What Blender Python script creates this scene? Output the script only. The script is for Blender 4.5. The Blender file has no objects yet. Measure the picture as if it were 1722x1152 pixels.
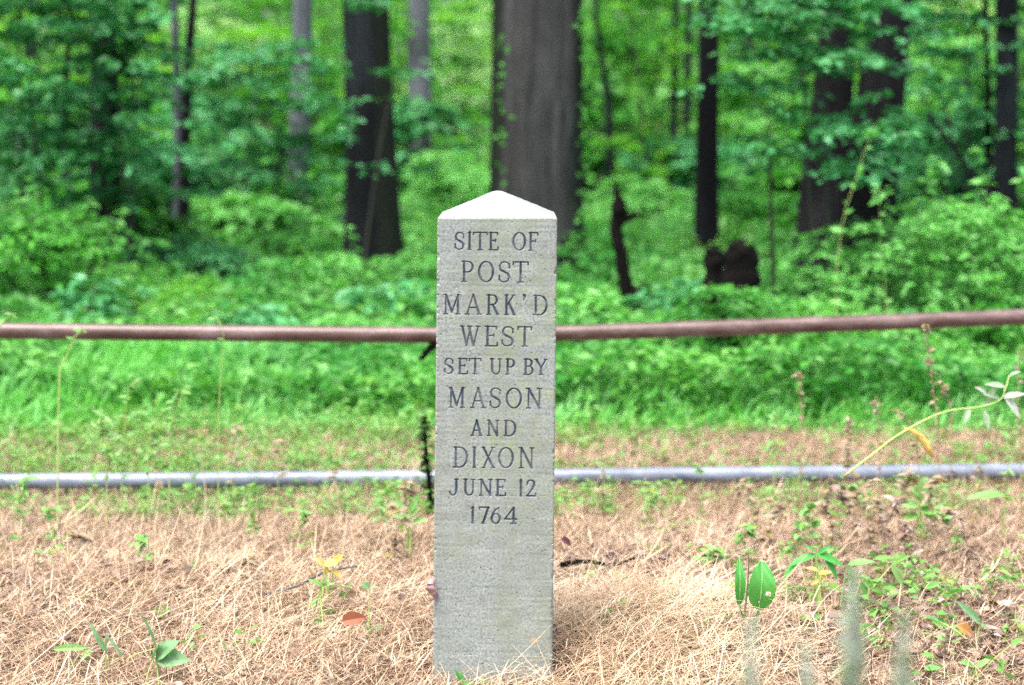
import bpy, math
import numpy as np
from mathutils import Vector

# ------------------------------------------------------------------ camera, world, sun, exposure
F = 3348.0            # focal length in pixels of the 1722 px wide photograph
H = 1.176             # camera height
YH = 200.0            # horizon line in the photograph
D0 = 4.19             # distance of the front face of the stone
scene = bpy.context.scene
cam_d = bpy.data.cameras.new("camera")
cam = bpy.data.objects.new("camera", cam_d)
scene.collection.objects.link(cam)
cam.location = (0, 0, H)
cam.rotation_euler = (math.radians(90), 0, 0)
cam_d.sensor_width = 36.0
cam_d.lens = 70.0
cam_d.shift_y = -(576.0 - YH) / 1722.0
cam_d.clip_start = 0.05
cam_d.clip_end = 600
cam_d.dof.use_dof = True
cam_d.dof.focus_distance = D0
cam_d.dof.aperture_fstop = 2.8
scene.camera = cam

SUN_EL, SUN_AZ = math.radians(70), math.radians(215)   # azimuth clockwise from +Y (the view)
world = bpy.data.worlds.new("World")
scene.world = world
world.use_nodes = True
wn = world.node_tree.nodes
sky = wn.new("ShaderNodeTexSky")
sky.sky_type = 'NISHITA'
sky.sun_disc = False
sky.sun_elevation = SUN_EL
sky.sun_rotation = SUN_AZ
sky.air_density = 1.0
sky.dust_density = 6.0
sky.ozone_density = 1.0
wn["Background"].inputs["Strength"].default_value = 0.15
world.node_tree.links.new(sky.outputs[0], wn["Background"].inputs[0])
sun_d = bpy.data.lights.new("sun", 'SUN')
sun_d.energy = 2.0
sun_d.angle = math.radians(45)
sun_d.color = (1.0, 0.95, 0.88)
sun = bpy.data.objects.new("sun", sun_d)
scene.collection.objects.link(sun)
sd = Vector((math.sin(SUN_AZ) * math.cos(SUN_EL), math.cos(SUN_AZ) * math.cos(SUN_EL), math.sin(SUN_EL)))
sun.rotation_euler = sd.to_track_quat('Z', 'Y').to_euler()
scene.view_settings.view_transform = 'Standard'
scene.view_settings.look = 'None'
scene.view_settings.gamma = 1.0
scene.view_settings.exposure = 1.55
scene.cycles.use_denoising = False
scene.cycles.max_bounces = 7
scene.cycles.diffuse_bounces = 4
scene.cycles.transmission_bounces = 4
scene.cycles.sample_clamp_indirect = 6.0

RNG = np.random.default_rng(1764)
COL = scene.collection

# ------------------------------------------------------------------ helpers
def at(px, py, d):
    """the point of the place seen at photograph pixel px, py at distance d"""
    return np.array([(px - 861.0) / F * d, d, H - (py - YH) / F * d])

def tag(o, label=None, cat=None, group=None, kind=None):
    if label: o["label"] = label
    if cat: o["category"] = cat
    if group: o["group"] = group
    if kind: o["kind"] = kind
    return o

def empty(name, loc, label, cat, group=None):
    o = bpy.data.objects.new(name, None)
    COL.objects.link(o)
    o.location = loc
    o.empty_display_size = 0.1
    return tag(o, label, cat, group)

def build(name, V, Q, mats, parent=None, smooth=False, attr=None, mi=None):
    """one mesh object from vertex and face arrays (world coordinates, moved under its parent)"""
    V = np.asarray(V, dtype=np.float32).reshape(-1, 3)
    if parent is not None:
        V = V - np.array(parent.matrix_basis.translation, dtype=np.float32) if parent.type == 'EMPTY' else V - PAR.get(parent.name, np.zeros(3, np.float32))
    me = bpy.data.meshes.new(name)
    Q = np.asarray(Q, dtype=np.int32)
    n, k = Q.shape
    me.vertices.add(len(V)); me.vertices.foreach_set("co", V.ravel())
    me.loops.add(n * k); me.loops.foreach_set("vertex_index", Q.ravel())
    me.polygons.add(n)
    me.polygons.foreach_set("loop_start", np.arange(0, n * k, k, dtype=np.int32))
    me.polygons.foreach_set("loop_total", np.full(n, k, dtype=np.int32))
    if not isinstance(mats, (list, tuple)): mats = [mats]
    for m in mats: me.materials.append(m)
    if mi is not None: me.polygons.foreach_set("material_index", np.asarray(mi, dtype=np.int32))
    me.polygons.foreach_set("use_smooth", np.full(n, bool(smooth)))
    if attr is not None:
        for nm, arr in attr.items():
            a = me.attributes.new(nm, 'FLOAT', 'POINT')
            a.data.foreach_set("value", np.asarray(arr, dtype=np.float32).ravel())
    me.update(calc_edges=True)
    o = bpy.data.objects.new(name, me)
    COL.objects.link(o)
    if parent is not None:
        o.parent = parent
        PAR[o.name] = np.array(parent.matrix_basis.translation, dtype=np.float32) if parent.type == 'EMPTY' else PAR.get(parent.name, np.zeros(3, np.float32))
    return o
PAR = {}

class Acc:
    """collects vertex/quad arrays into one mesh"""
    def __init__(s): s.V = []; s.Q = []; s.n = 0
    def add(s, V, Q):
        V = np.asarray(V, float).reshape(-1, 3); Q = np.asarray(Q, int)
        s.V.append(V); s.Q.append(Q + s.n); s.n += len(V)
        return s
    def get(s): return np.vstack(s.V), np.vstack(s.Q)

def tube(P, R, seg=10, jitter=0.0, rng=RNG, cap=True):
    """a tapered tube through points P with radii R"""
    P = np.asarray(P, float); R = np.broadcast_to(np.asarray(R, float), (len(P),))
    T = np.gradient(P, axis=0); T /= np.linalg.norm(T, axis=1)[:, None] + 1e-9
    ref = np.array([0, 0, 1.0]) if abs(T[0, 2]) < .8 else np.array([0, 1.0, 0])
    A = np.cross(T, ref); A /= np.linalg.norm(A, axis=1)[:, None] + 1e-9
    B = np.cross(T, A)
    th = np.linspace(0, 2 * np.pi, seg, endpoint=False)
    r = R[:, None] * (1 + jitter * rng.standard_normal((len(P), seg)))
    V = P[:, None, :] + r[..., None] * (np.cos(th)[None, :, None] * A[:, None, :] + np.sin(th)[None, :, None] * B[:, None, :])
    V = V.reshape(-1, 3)
    i = np.arange(len(P) - 1)[:, None] * seg; j = np.arange(seg)[None, :]; j2 = (j + 1) % seg
    Q = np.stack([i + j, i + j2, i + seg + j2, i + seg + j], -1).reshape(-1, 4)
    if cap:
        n = len(V)
        V = np.vstack([V, P[0], P[-1]])
        a = np.arange(seg); b = (a + 1) % seg
        L = (len(P) - 1) * seg
        Q = np.vstack([Q, np.stack([np.full(seg, n), b, a, a * 0 + n], -1)[:, [0, 1, 2, 3]] * 0 + np.stack([b, a, np.full(seg, n), np.full(seg, n)], -1)])[:-seg]
        # fans are written as thin quads with the centre nudged so no face is degenerate
        c0 = P[0]; c1 = P[-1]
        V[n] = c0; V[n + 1] = c1
        h = seg // 2
        q0 = np.stack([a[0:seg:2][:h], np.full(h, n), (a[0:seg:2][:h] + 2) % seg, (a[0:seg:2][:h] + 1) % seg], -1)
        q1 = np.stack([L + a[0:seg:2][:h], L + (a[0:seg:2][:h] + 1) % seg, L + (a[0:seg:2][:h] + 2) % seg, np.full(h, n + 1)], -1)
        Q = np.vstack([Q, q0, q1])
    return V, Q

def curve_pts(pts, n):
    """smooth (Catmull-Rom) resampling of control points"""
    P = np.asarray(pts, float)
    P = np.vstack([2 * P[0] - P[1], P, 2 * P[-1] - P[-2]])
    m = len(P) - 3
    t = np.linspace(0, m - 1e-6, n); k = t.astype(int); u = (t - k)[:, None]
    a, b, c, d = P[k], P[k + 1], P[k + 2], P[k + 3]
    return .5 * ((2 * b) + (c - a) * u + (2 * a - 5 * b + 4 * c - d) * u ** 2 + (3 * b - a - 3 * c + d) * u ** 3)

def vnoise(x, y, seed=0):
    """smooth value noise, about -1..1"""
    x = np.asarray(x, float); y = np.asarray(y, float)
    xi = np.floor(x).astype(np.int64); yi = np.floor(y).astype(np.int64)
    fx = x - xi; fy = y - yi; fx = fx * fx * (3 - 2 * fx); fy = fy * fy * (3 - 2 * fy)
    def hsh(a, b):
        h = (a * 374761393 + b * 668265263 + seed * 974711) & 0x7fffffff
        h = ((h ^ (h >> 13)) * 1274126177) & 0x7fffffff
        return ((h ^ (h >> 16)) & 0xffff) / 32767.5 - 1
    return (hsh(xi, yi) * (1 - fx) + hsh(xi + 1, yi) * fx) * (1 - fy) + (hsh(xi, yi + 1) * (1 - fx) + hsh(xi + 1, yi + 1) * fx) * fy

def gz(x, y):
    """height of the ground"""
    x = np.asarray(x, float); y = np.asarray(y, float)
    near = .012 * vnoise(x * 2.2, y * 2.2, 1) + .006 * vnoise(x * 6, y * 6, 2)
    w = np.clip((y - 8) / 6, 0, 1)
    far = .10 * vnoise(x * .35, y * .35, 3) + .03 * vnoise(x * 1.1, y * 1.1, 4)
    mound = .055 * np.exp(-(((x - .36) / .24) ** 2 + ((y - 4.5) / .22) ** 2)) + .03 * np.exp(-(((x + .75) / .5) ** 2 + ((y - 4.9) / .3) ** 2))
    dip = -.034 * np.clip((y - 5.5) / .6, 0, 1) * np.clip((9.5 - y) / 2, 0, 1)
    foot = -.022 * np.exp(-(((x + .03) / .22) ** 2 + ((y - 4.05) / .16) ** 2))
    return foot + near * (1 - w) + far * w + mound + dip

def norm(v): return v / (np.linalg.norm(v, axis=-1, keepdims=True) + 1e-9)

def leaves(P, Dr, Nn, L, W, fold=.18, droop=.12, fine=False):
    """leaf blades: P base points, Dr pointing direction, Nn upward normal, L length, W width"""
    n = len(P); Dr = norm(Dr); S = norm(np.cross(Dr, Nn)); U = np.cross(S, Dr)
    L = np.broadcast_to(L, (n,))[:, None]; W = np.broadcast_to(W, (n,))[:, None]
    if not fine:
        a = P; b = P + Dr * L * .48 + S * W * .5 + U * W * fold
        c = P + Dr * L - U * L * droop; d = P + Dr * L * .48 - S * W * .5 + U * W * fold
        V = np.stack([a, b, c, d], 1).reshape(-1, 3)
        k = np.arange(n)[:, None] * 4
        return V, np.concatenate([k + np.array([[0, 1, 2, 3]])], 0)
    ts = np.array([0, .12, .34, .62, .85, 1.0]); ws = np.array([.03, .62, 1.0, .86, .42, .02])
    rows = []
    for t, w in zip(ts, ws):
        mid = P + Dr * L * t - U * L * droop * t * t * 1.6
        rows += [mid + S * W * .5 * w + U * W * fold * w, mid, mid - S * W * .5 * w + U * W * fold * w]
    V = np.stack(rows, 1).reshape(-1, 3)
    q = []
    for r in range(5):
        q += [[3 * r, 3 * r + 1, 3 * r + 4, 3 * r + 3], [3 * r + 1, 3 * r + 2, 3 * r + 5, 3 * r + 4]]
    k = np.arange(n)[:, None, None] * 18
    return V, (k + np.array(q)[None]).reshape(-1, 4)

def blades(P, az, lean, L, W, curve, seg=3, twist=0.0):
    """thin curved ribbons (grass, straw): lean = angle from vertical at the base, curve adds lean to the tip"""
    n = len(P); hd = np.stack([np.cos(az), np.sin(az), np.zeros(n)], 1)
    side = np.stack([-np.sin(az + twist), np.cos(az + twist), np.zeros(n)], 1)
    pts = [P]; th = lean.copy()
    for s in range(seg):
        step = (L / seg)[:, None] * (np.sin(th)[:, None] * hd + np.cos(th)[:, None] * np.array([0, 0, 1.0]))
        pts.append(pts[-1] + step); th = th + curve / seg
    rows = []
    for s, p in enumerate(pts):
        w = W * (1.0 if s < seg else .25) * (1 if s else .8)
        rows += [p - side * w[:, None] * .5, p + side * w[:, None] * .5]
    V = np.stack(rows, 1).reshape(-1, 3)
    q = np.array([[2 * s, 2 * s + 1, 2 * s + 3, 2 * s + 2] for s in range(seg)])
    k = np.arange(n)[:, None, None] * (2 * (seg + 1))
    return V, (k + q[None]).reshape(-1, 4)

# ------------------------------------------------------------------ materials
def new_mat(name):
    m = bpy.data.materials.new(name); m.use_nodes = True
    nt = m.node_tree; nt.nodes.clear()
    out = nt.nodes.new("ShaderNodeOutputMaterial")
    return m, nt, out

def ramp(nt, src, stops, interp='LINEAR'):
    r = nt.nodes.new("ShaderNodeValToRGB"); r.color_ramp.interpolation = interp
    e = r.color_ramp.elements
    while len(e) < len(stops): e.new(.5)
    for k, (p, c) in enumerate(stops):
        e[k].position = p; e[k].color = (*c, 1) if len(c) == 3 else c
    nt.links.new(src, r.inputs[0])
    return r.outputs[0]

def noise(nt, scale, detail=4, rough=.6, vec=None, stretch=None):
    t = nt.nodes.new("ShaderNodeTexNoise")
    t.inputs["Scale"].default_value = scale; t.inputs["Detail"].default_value = detail
    t.inputs["Roughness"].default_value = rough
    if vec is None:
        vec = nt.nodes.new("ShaderNodeNewGeometry").outputs["Position"]
    if stretch:
        mp = nt.nodes.new("ShaderNodeMapping"); mp.inputs["Scale"].default_value = stretch
        nt.links.new(vec, mp.inputs[0]); vec = mp.outputs[0]
    nt.links.new(vec, t.inputs["Vector"])
    return t.outputs[0]

def mix(nt, fac, a, b, mode='MIX'):
    m = nt.nodes.new("ShaderNodeMix"); m.data_type = 'RGBA'; m.blend_type = mode
    for s, v in ((0, fac), (6, a), (7, b)):
        if isinstance(v, (int, float)): m.inputs[s].default_value = v
        elif isinstance(v, tuple): m.inputs[s].default_value = (*v, 1) if len(v) == 3 else v
        else: nt.links.new(v, m.inputs[s])
    return m.outputs[2]

def math_n(nt, op, a, b=None, clamp=False):
    m = nt.nodes.new("ShaderNodeMath"); m.operation = op; m.use_clamp = clamp
    for s, v in ((0, a), (1, b)):
        if v is None: continue
        if isinstance(v, (int, float)): m.inputs[s].default_value = v
        else: nt.links.new(v, m.inputs[s])
    return m.outputs[0]

def leaf_mat(name, cols, trans=.35, clump=None, rough=.5, tcol=(1.0, 1.0, .6)):
    """leaf tissue: a colour per blade, part of the light passes through"""
    m, nt, out = new_mat(name)
    g = nt.nodes.new("ShaderNodeNewGeometry")
    n = len(cols)
    c = ramp(nt, g.outputs["Random Per Island"], [(k / (n - 1) if n > 1 else 0, cc) for k, cc in enumerate(cols)])
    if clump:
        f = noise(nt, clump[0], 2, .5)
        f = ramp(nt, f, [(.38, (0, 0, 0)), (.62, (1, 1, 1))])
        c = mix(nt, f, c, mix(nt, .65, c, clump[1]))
    p = nt.nodes.new("ShaderNodeBsdfPrincipled")
    nt.links.new(c, p.inputs["Base Color"]); p.inputs["Roughness"].default_value = rough
    p.inputs["Specular IOR Level"].default_value = .35
    t = nt.nodes.new("ShaderNodeBsdfTranslucent")
    nt.links.new(mix(nt, 1.0, c, tcol, 'MULTIPLY'), t.inputs[0])
    s = nt.nodes.new("ShaderNodeMixShader"); s.inputs[0].default_value = trans
    nt.links.new(p.outputs[0], s.inputs[1]); nt.links.new(t.outputs[0], s.inputs[2])
    nt.links.new(s.outputs[0], out.inputs[0])
    return m

G1 = [(.02, .13, .015), (.055, .29, .03), (.09, .42, .045), (.15, .52, .06), (.06, .35, .05)]
GB = [(.018, .14, .035), (.06, .33, .10), (.12, .48, .18), (.03, .22, .055), (.22, .58, .30)]
GY = [(.09, .38, .02), (.16, .52, .03), (.30, .64, .08), (.13, .48, .03)]
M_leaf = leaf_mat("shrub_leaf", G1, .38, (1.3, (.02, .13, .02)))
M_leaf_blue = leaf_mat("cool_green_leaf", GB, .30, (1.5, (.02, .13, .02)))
M_leaf_yel = leaf_mat("sunlit_tint_leaf", GY, .58, (.6, (.02, .20, .03)))  # yellow-green glow of backlit leaves is put into this colour
M_leaf_bright = leaf_mat("bright_shrub_leaf", [(.08, .34, .05), (.14, .48, .09), (.24, .58, .17), (.10, .40, .07)], .4)
M_leaf_pale = leaf_mat("pale_gap_light_leaf", [(.34, .60, .26), (.44, .66, .36), (.24, .56, .16)], .55)  # brightness of the gaps in the wood, put into a pale leaf colour
M_leaf_far = leaf_mat("distant_leaf", [(.09, .42, .04), (.17, .56, .07), (.34, .68, .24), (.05, .30, .05)], .6, (.35, (.01, .12, .03)))
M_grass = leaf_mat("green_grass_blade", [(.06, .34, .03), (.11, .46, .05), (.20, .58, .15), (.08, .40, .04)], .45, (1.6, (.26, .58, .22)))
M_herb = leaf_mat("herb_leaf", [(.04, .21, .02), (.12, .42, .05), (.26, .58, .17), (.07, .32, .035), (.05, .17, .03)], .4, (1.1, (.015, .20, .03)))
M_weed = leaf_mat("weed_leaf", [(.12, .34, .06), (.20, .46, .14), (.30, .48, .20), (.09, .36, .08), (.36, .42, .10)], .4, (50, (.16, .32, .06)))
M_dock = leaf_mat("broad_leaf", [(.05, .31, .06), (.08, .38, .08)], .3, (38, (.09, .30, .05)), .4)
M_yellow = leaf_mat("yellowed_leaf", [(.62, .40, .06), (.66, .50, .16), (.60, .30, .05)], .3)
M_dryleaf = leaf_mat("dry_leaf", [(.20, .11, .07), (.38, .27, .20), (.50, .41, .36), (.10, .05, .035), (.30, .22, .20), (.06, .035, .03)], .12, (40, (.12, .075, .055)))
M_straw = leaf_mat("dry_straw", [(.20, .12, .08), (.46, .33, .22), (.62, .48, .33), (.36, .24, .16), (.76, .65, .50), (.10, .065, .045), (.54, .41, .29)], .15, (4.5, (.27, .17, .115)))
M_strawpale = leaf_mat("pale_straw", [(.56, .43, .28), (.64, .52, .37), (.70, .60, .47), (.52, .37, .23)], .15, (4.0, (.44, .30, .19)))
M_stubble = leaf_mat("brown_stubble", [(.14, .085, .045), (.34, .22, .13), (.50, .36, .23), (.20, .18, .06), (.06, .038, .025)], .12)
M_bluegreen = leaf_mat("bluish_weed_leaf", [(.12, .30, .14), (.20, .38, .20), (.28, .44, .26)], .3, (50, (.10, .24, .08)))
M_greyleaf = leaf_mat("grey_green_leaf", [(.24, .38, .22), (.36, .46, .34), (.46, .50, .46), (.30, .44, .18)], .3)
M_seed = leaf_mat("dry_seed_head", [(.26, .18, .11), (.34, .28, .20), (.15, .09, .05), (.32, .28, .08)], .2)

def bark_mat(name, dark, light, scale=9.0, blotch=None):
    m, nt, out = new_mat(name)
    f = noise(nt, scale, 8, .72, stretch=(2.2, 2.2, .22))
    f2 = noise(nt, 1.6, 3, .5)
    c = ramp(nt, f, [(.34, dark), (.52, tuple((a + b) / 2 for a, b in zip(dark, light))), (.68, light)])
    c = mix(nt, ramp(nt, f2, [(.45, (0, 0, 0)), (.62, (.7, .7, .7))]), c, blotch or tuple(v * .55 for v in dark))
    da = nt.nodes.new("ShaderNodeAttribute"); da.attribute_name = "side_shade"
    c = mix(nt, da.outputs["Fac"], c, mix(nt, f, (.004, .006, .004), (.030, .040, .028)))  # smooth shading on the trunk sides, painted dark into the bark colour
    p = nt.nodes.new("ShaderNodeBsdfPrincipled"); p.inputs["Roughness"].default_value = .9
    p.inputs["Specular IOR Level"].default_value = .15
    nt.links.new(c, p.inputs["Base Color"])
    b = nt.nodes.new("ShaderNodeBump"); b.inputs["Strength"].default_value = 1.0; b.inputs["Distance"].default_value = .05
    nt.links.new(f, b.inputs["Height"]); nt.links.new(b.outputs[0], p.inputs["Normal"])
    nt.links.new(p.outputs[0], out.inputs[0])
    return m
M_bark = bark_mat("grey_bark", (.026, .026, .026), (.135, .136, .138), blotch=(.045, .045, .044))
M_bark_dark = bark_mat("dark_bark", (.003, .003, .004), (.016, .017, .020))
M_bark_blue = bark_mat("blue_grey_bark", (.006, .008, .010), (.034, .042, .050))
M_bark_pale = bark_mat("pale_bark", (.07, .075, .09), (.20, .22, .25), 6)
M_bark_twin = bark_mat("charcoal_bark", (.005, .005, .006), (.034, .033, .039), 8)
M_rot = bark_mat("rotten_wood", (.003, .002, .002), (.014, .010, .009), 14)
M_stem = leaf_mat("green_stem", [(.34, .50, .12), (.42, .54, .18), (.28, .44, .12)], .1)
M_twig = leaf_mat("brown_twig", [(.014, .014, .010), (.030, .028, .020), (.010, .010, .008)], .0)

def ground_mat():
    m, nt, out = new_mat("clearing_and_forest_soil")
    g = nt.nodes.new("ShaderNodeNewGeometry")
    sp = nt.nodes.new("ShaderNodeSeparateXYZ"); nt.links.new(g.outputs["Position"], sp.inputs[0])
    fine = noise(nt, 60, 6, .75); mid = noise(nt, 7, 5, .65)
    straw = ramp(nt, fine, [(.34, (.03, .018, .012)), (.50, (.13, .085, .055)), (.64, (.32, .23, .15)), (.78, (.48, .37, .26))])
    soil = ramp(nt, fine, [(.35, (.008, .007, .005)), (.6, (.035, .028, .022)), (.75, (.09, .07, .06))])
    green = ramp(nt, fine, [(.35, (.02, .09, .015)), (.6, (.04, .20, .03)), (.75, (.08, .30, .06))])
    yy = math_n(nt, 'ADD', sp.outputs[1], math_n(nt, 'MULTIPLY', math_n(nt, 'SUBTRACT', mid, .5), 2.4))
    f1 = nt.nodes.new("ShaderNodeMapRange"); f1.inputs[1].default_value = 7.5; f1.inputs[2].default_value = 8.1
    nt.links.new(yy, f1.inputs[0])
    f2 = nt.nodes.new("ShaderNodeMapRange"); f2.inputs[1].default_value = 9.5; f2.inputs[2].default_value = 13
    nt.links.new(yy, f2.inputs[0])
    c = mix(nt, f1.outputs[0], straw, green); c = mix(nt, f2.outputs[0], c, soil)
    p = nt.nodes.new("ShaderNodeBsdfPrincipled"); p.inputs["Roughness"].default_value = 1.0
    p.inputs["Specular IOR Level"].default_value = .1
    nt.links.new(c, p.inputs["Base Color"])
    b = nt.nodes.new("ShaderNodeBump"); b.inputs["Strength"].default_value = 1; b.inputs["Distance"].default_value = .015
    nt.links.new(fine, b.inputs["Height"]); nt.links.new(b.outputs[0], p.inputs["Normal"])
    nt.links.new(p.outputs[0], out.inputs[0])
    return m

def pipe_mat(name, cols, rough, metallic, scale=18):
    m, nt, out = new_mat(name)
    f = noise(nt, scale, 6, .7, stretch=(.35, 1, 1)); f2 = noise(nt, 90, 3, .6)
    c = ramp(nt, f, [(.32, cols[0]), (.5, cols[1]), (.68, cols[2])])
    c = mix(nt, ramp(nt, f2, [(.60, (0, 0, 0)), (.72, (.6, .6, .6))]), c, cols[3])
    p = nt.nodes.new("ShaderNodeBsdfPrincipled"); p.inputs["Roughness"].default_value = rough
    p.inputs["Metallic"].default_value = metallic
    nt.links.new(c, p.inputs["Base Color"])
    b = nt.nodes.new("ShaderNodeBump"); b.inputs["Strength"].default_value = .3; b.inputs["Distance"].default_value = .003
    nt.links.new(f2, b.inputs["Height"]); nt.links.new(b.outputs[0], p.inputs["Normal"])
    nt.links.new(p.outputs[0], out.inputs[0])
    return m
M_rail = pipe_mat("rusted_brown_pipe", [(.045, .022, .017), (.095, .056, .050), (.18, .130, .125), (.10, .035, .015)], .36, .0)
M_pipe = pipe_mat("weathered_grey_pipe", [(.09, .11, .15), (.17, .20, .26), (.26, .30, .37), (.09, .09, .09)], .30, .0)

def stone_mat():
    m, nt, out = new_mat("weathered_granite")
    tc = nt.nodes.new("ShaderNodeTexCoord"); v = tc.outputs["Object"]
    at_ = nt.nodes.new("ShaderNodeAttribute"); at_.attribute_name = "carve"
    moss = nt.nodes.new("ShaderNodeAttribute"); moss.attribute_name = "lichen"
    spot = nt.nodes.new("ShaderNodeAttribute"); spot.attribute_name = "spot"
    grain = noise(nt, 190, 5, .8, v); mid = noise(nt, 34, 5, .7, v); big = noise(nt, 7, 4, .6, v)
    tool = noise(nt, 60, 4, .6, v, stretch=(.10, .10, 2.2))
    c = ramp(nt, grain, [(.34, (.075, .095, .085)), (.46, (.22, .25, .245)), (.58, (.31, .35, .345)), (.70, (.46, .485, .50))])
    c = mix(nt, ramp(nt, tool, [(.42, (0, 0, 0)), (.66, (.08, .08, .08))]), c, (.28, .31, .31))
    # lichen film
    lf = math_n(nt, 'MULTIPLY', ramp(nt, mid, [(.40, (0, 0, 0)), (.62, (1, 1, 1))]), ramp(nt, big, [(.40, (.05, .05, .05)), (.62, (.8, .8, .8))]))
    lf = math_n(nt, 'MULTIPLY', lf, moss.outputs["Fac"], True)
    c = mix(nt, lf, c, (.24, .31, .13))
    dk = noise(nt, 11, 6, .75, v)
    c = mix(nt, math_n(nt, 'MULTIPLY', ramp(nt, dk, [(.50, (0, 0, 0)), (.66, (.7, .7, .7))]), moss.outputs["Fac"]), c, (.20, .235, .20))
    # dark pits
    vo = nt.nodes.new("ShaderNodeTexVoronoi"); vo.inputs["Scale"].default_value = 105; nt.links.new(v, vo.inputs["Vector"])
    pit = ramp(nt, vo.outputs["Distance"], [(.10, (1, 1, 1)), (.30, (0, 0, 0))])
    pk = noise(nt, 42, 3, .7, v)
    pit = math_n(nt, 'MULTIPLY', pit, ramp(nt, pk, [(.50, (0, 0, 0)), (.62, (1, 1, 1))]))
    c = mix(nt, math_n(nt, 'MULTIPLY', pit, .75), c, (.10, .11, .10))
    c = mix(nt, ramp(nt, spot.outputs["Fac"], [(.2, (0, 0, 0)), (.8, (.75, .75, .75))]), c, (.50, .27, .13))
    # grime and old paint held in the cut letters
    st = noise(nt, 5, 5, .65, v, stretch=(2.2, 2.2, .5))
    c = mix(nt, ramp(nt, st, [(.42, (0, 0, 0)), (.62, (.5, .5, .5))]), c, (.20, .225, .18))
    pf = math_n(nt, 'MULTIPLY', at_.outputs["Fac"], ramp(nt, mid, [(.34, (.45, .45, .45)), (.56, (1, 1, 1))]), True)
    c = mix(nt, pf, c, (.036, .052, .084))
    p = nt.nodes.new("ShaderNodeBsdfPrincipled"); p.inputs["Roughness"].default_value = .85
    p.inputs["Specular IOR Level"].default_value = .3
    nt.links.new(c, p.inputs["Base Color"])
    hgt = math_n(nt, 'SUBTRACT', math_n(nt, 'ADD', grain, math_n(nt, 'MULTIPLY', tool, .12)), pit)
    b = nt.nodes.new("ShaderNodeBump"); b.inputs["Strength"].default_value = .55; b.inputs["Distance"].default_value = .0016
    nt.links.new(hgt, b.inputs["Height"]); nt.links.new(b.outputs[0], p.inputs["Normal"])
    nt.links.new(p.outputs[0], out.inputs[0])
    return m
M_stone = stone_mat()

# ------------------------------------------------------------------ the ground
def axis_grid(parts):
    a = []
    for lo, hi, n in parts: a.append(np.linspace(lo, hi, n, endpoint=False))
    a.append(np.array([parts[-1][1]])); return np.concatenate(a)
gx = axis_grid([(-150, -30, 12), (-30, -4, 40), (-4, 4, 200), (4, 30, 40), (30, 150, 12)])
gy = axis_grid([(-40, 0, 8), (0, 3, 20), (3, 9, 150), (9, 30, 90), (30, 200, 40)])
X, Y = np.meshgrid(gx, gy); Z = gz(X, Y)
nx, ny = len(gx), len(gy)
ii = (np.arange(ny - 1)[:, None] * nx + np.arange(nx - 1)[None]).ravel()
g = build("ground", np.stack([X, Y, Z], -1), np.stack([ii, ii + 1, ii + nx + 1, ii + nx], -1), ground_mat(), smooth=True)
tag(g, kind="structure")

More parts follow.
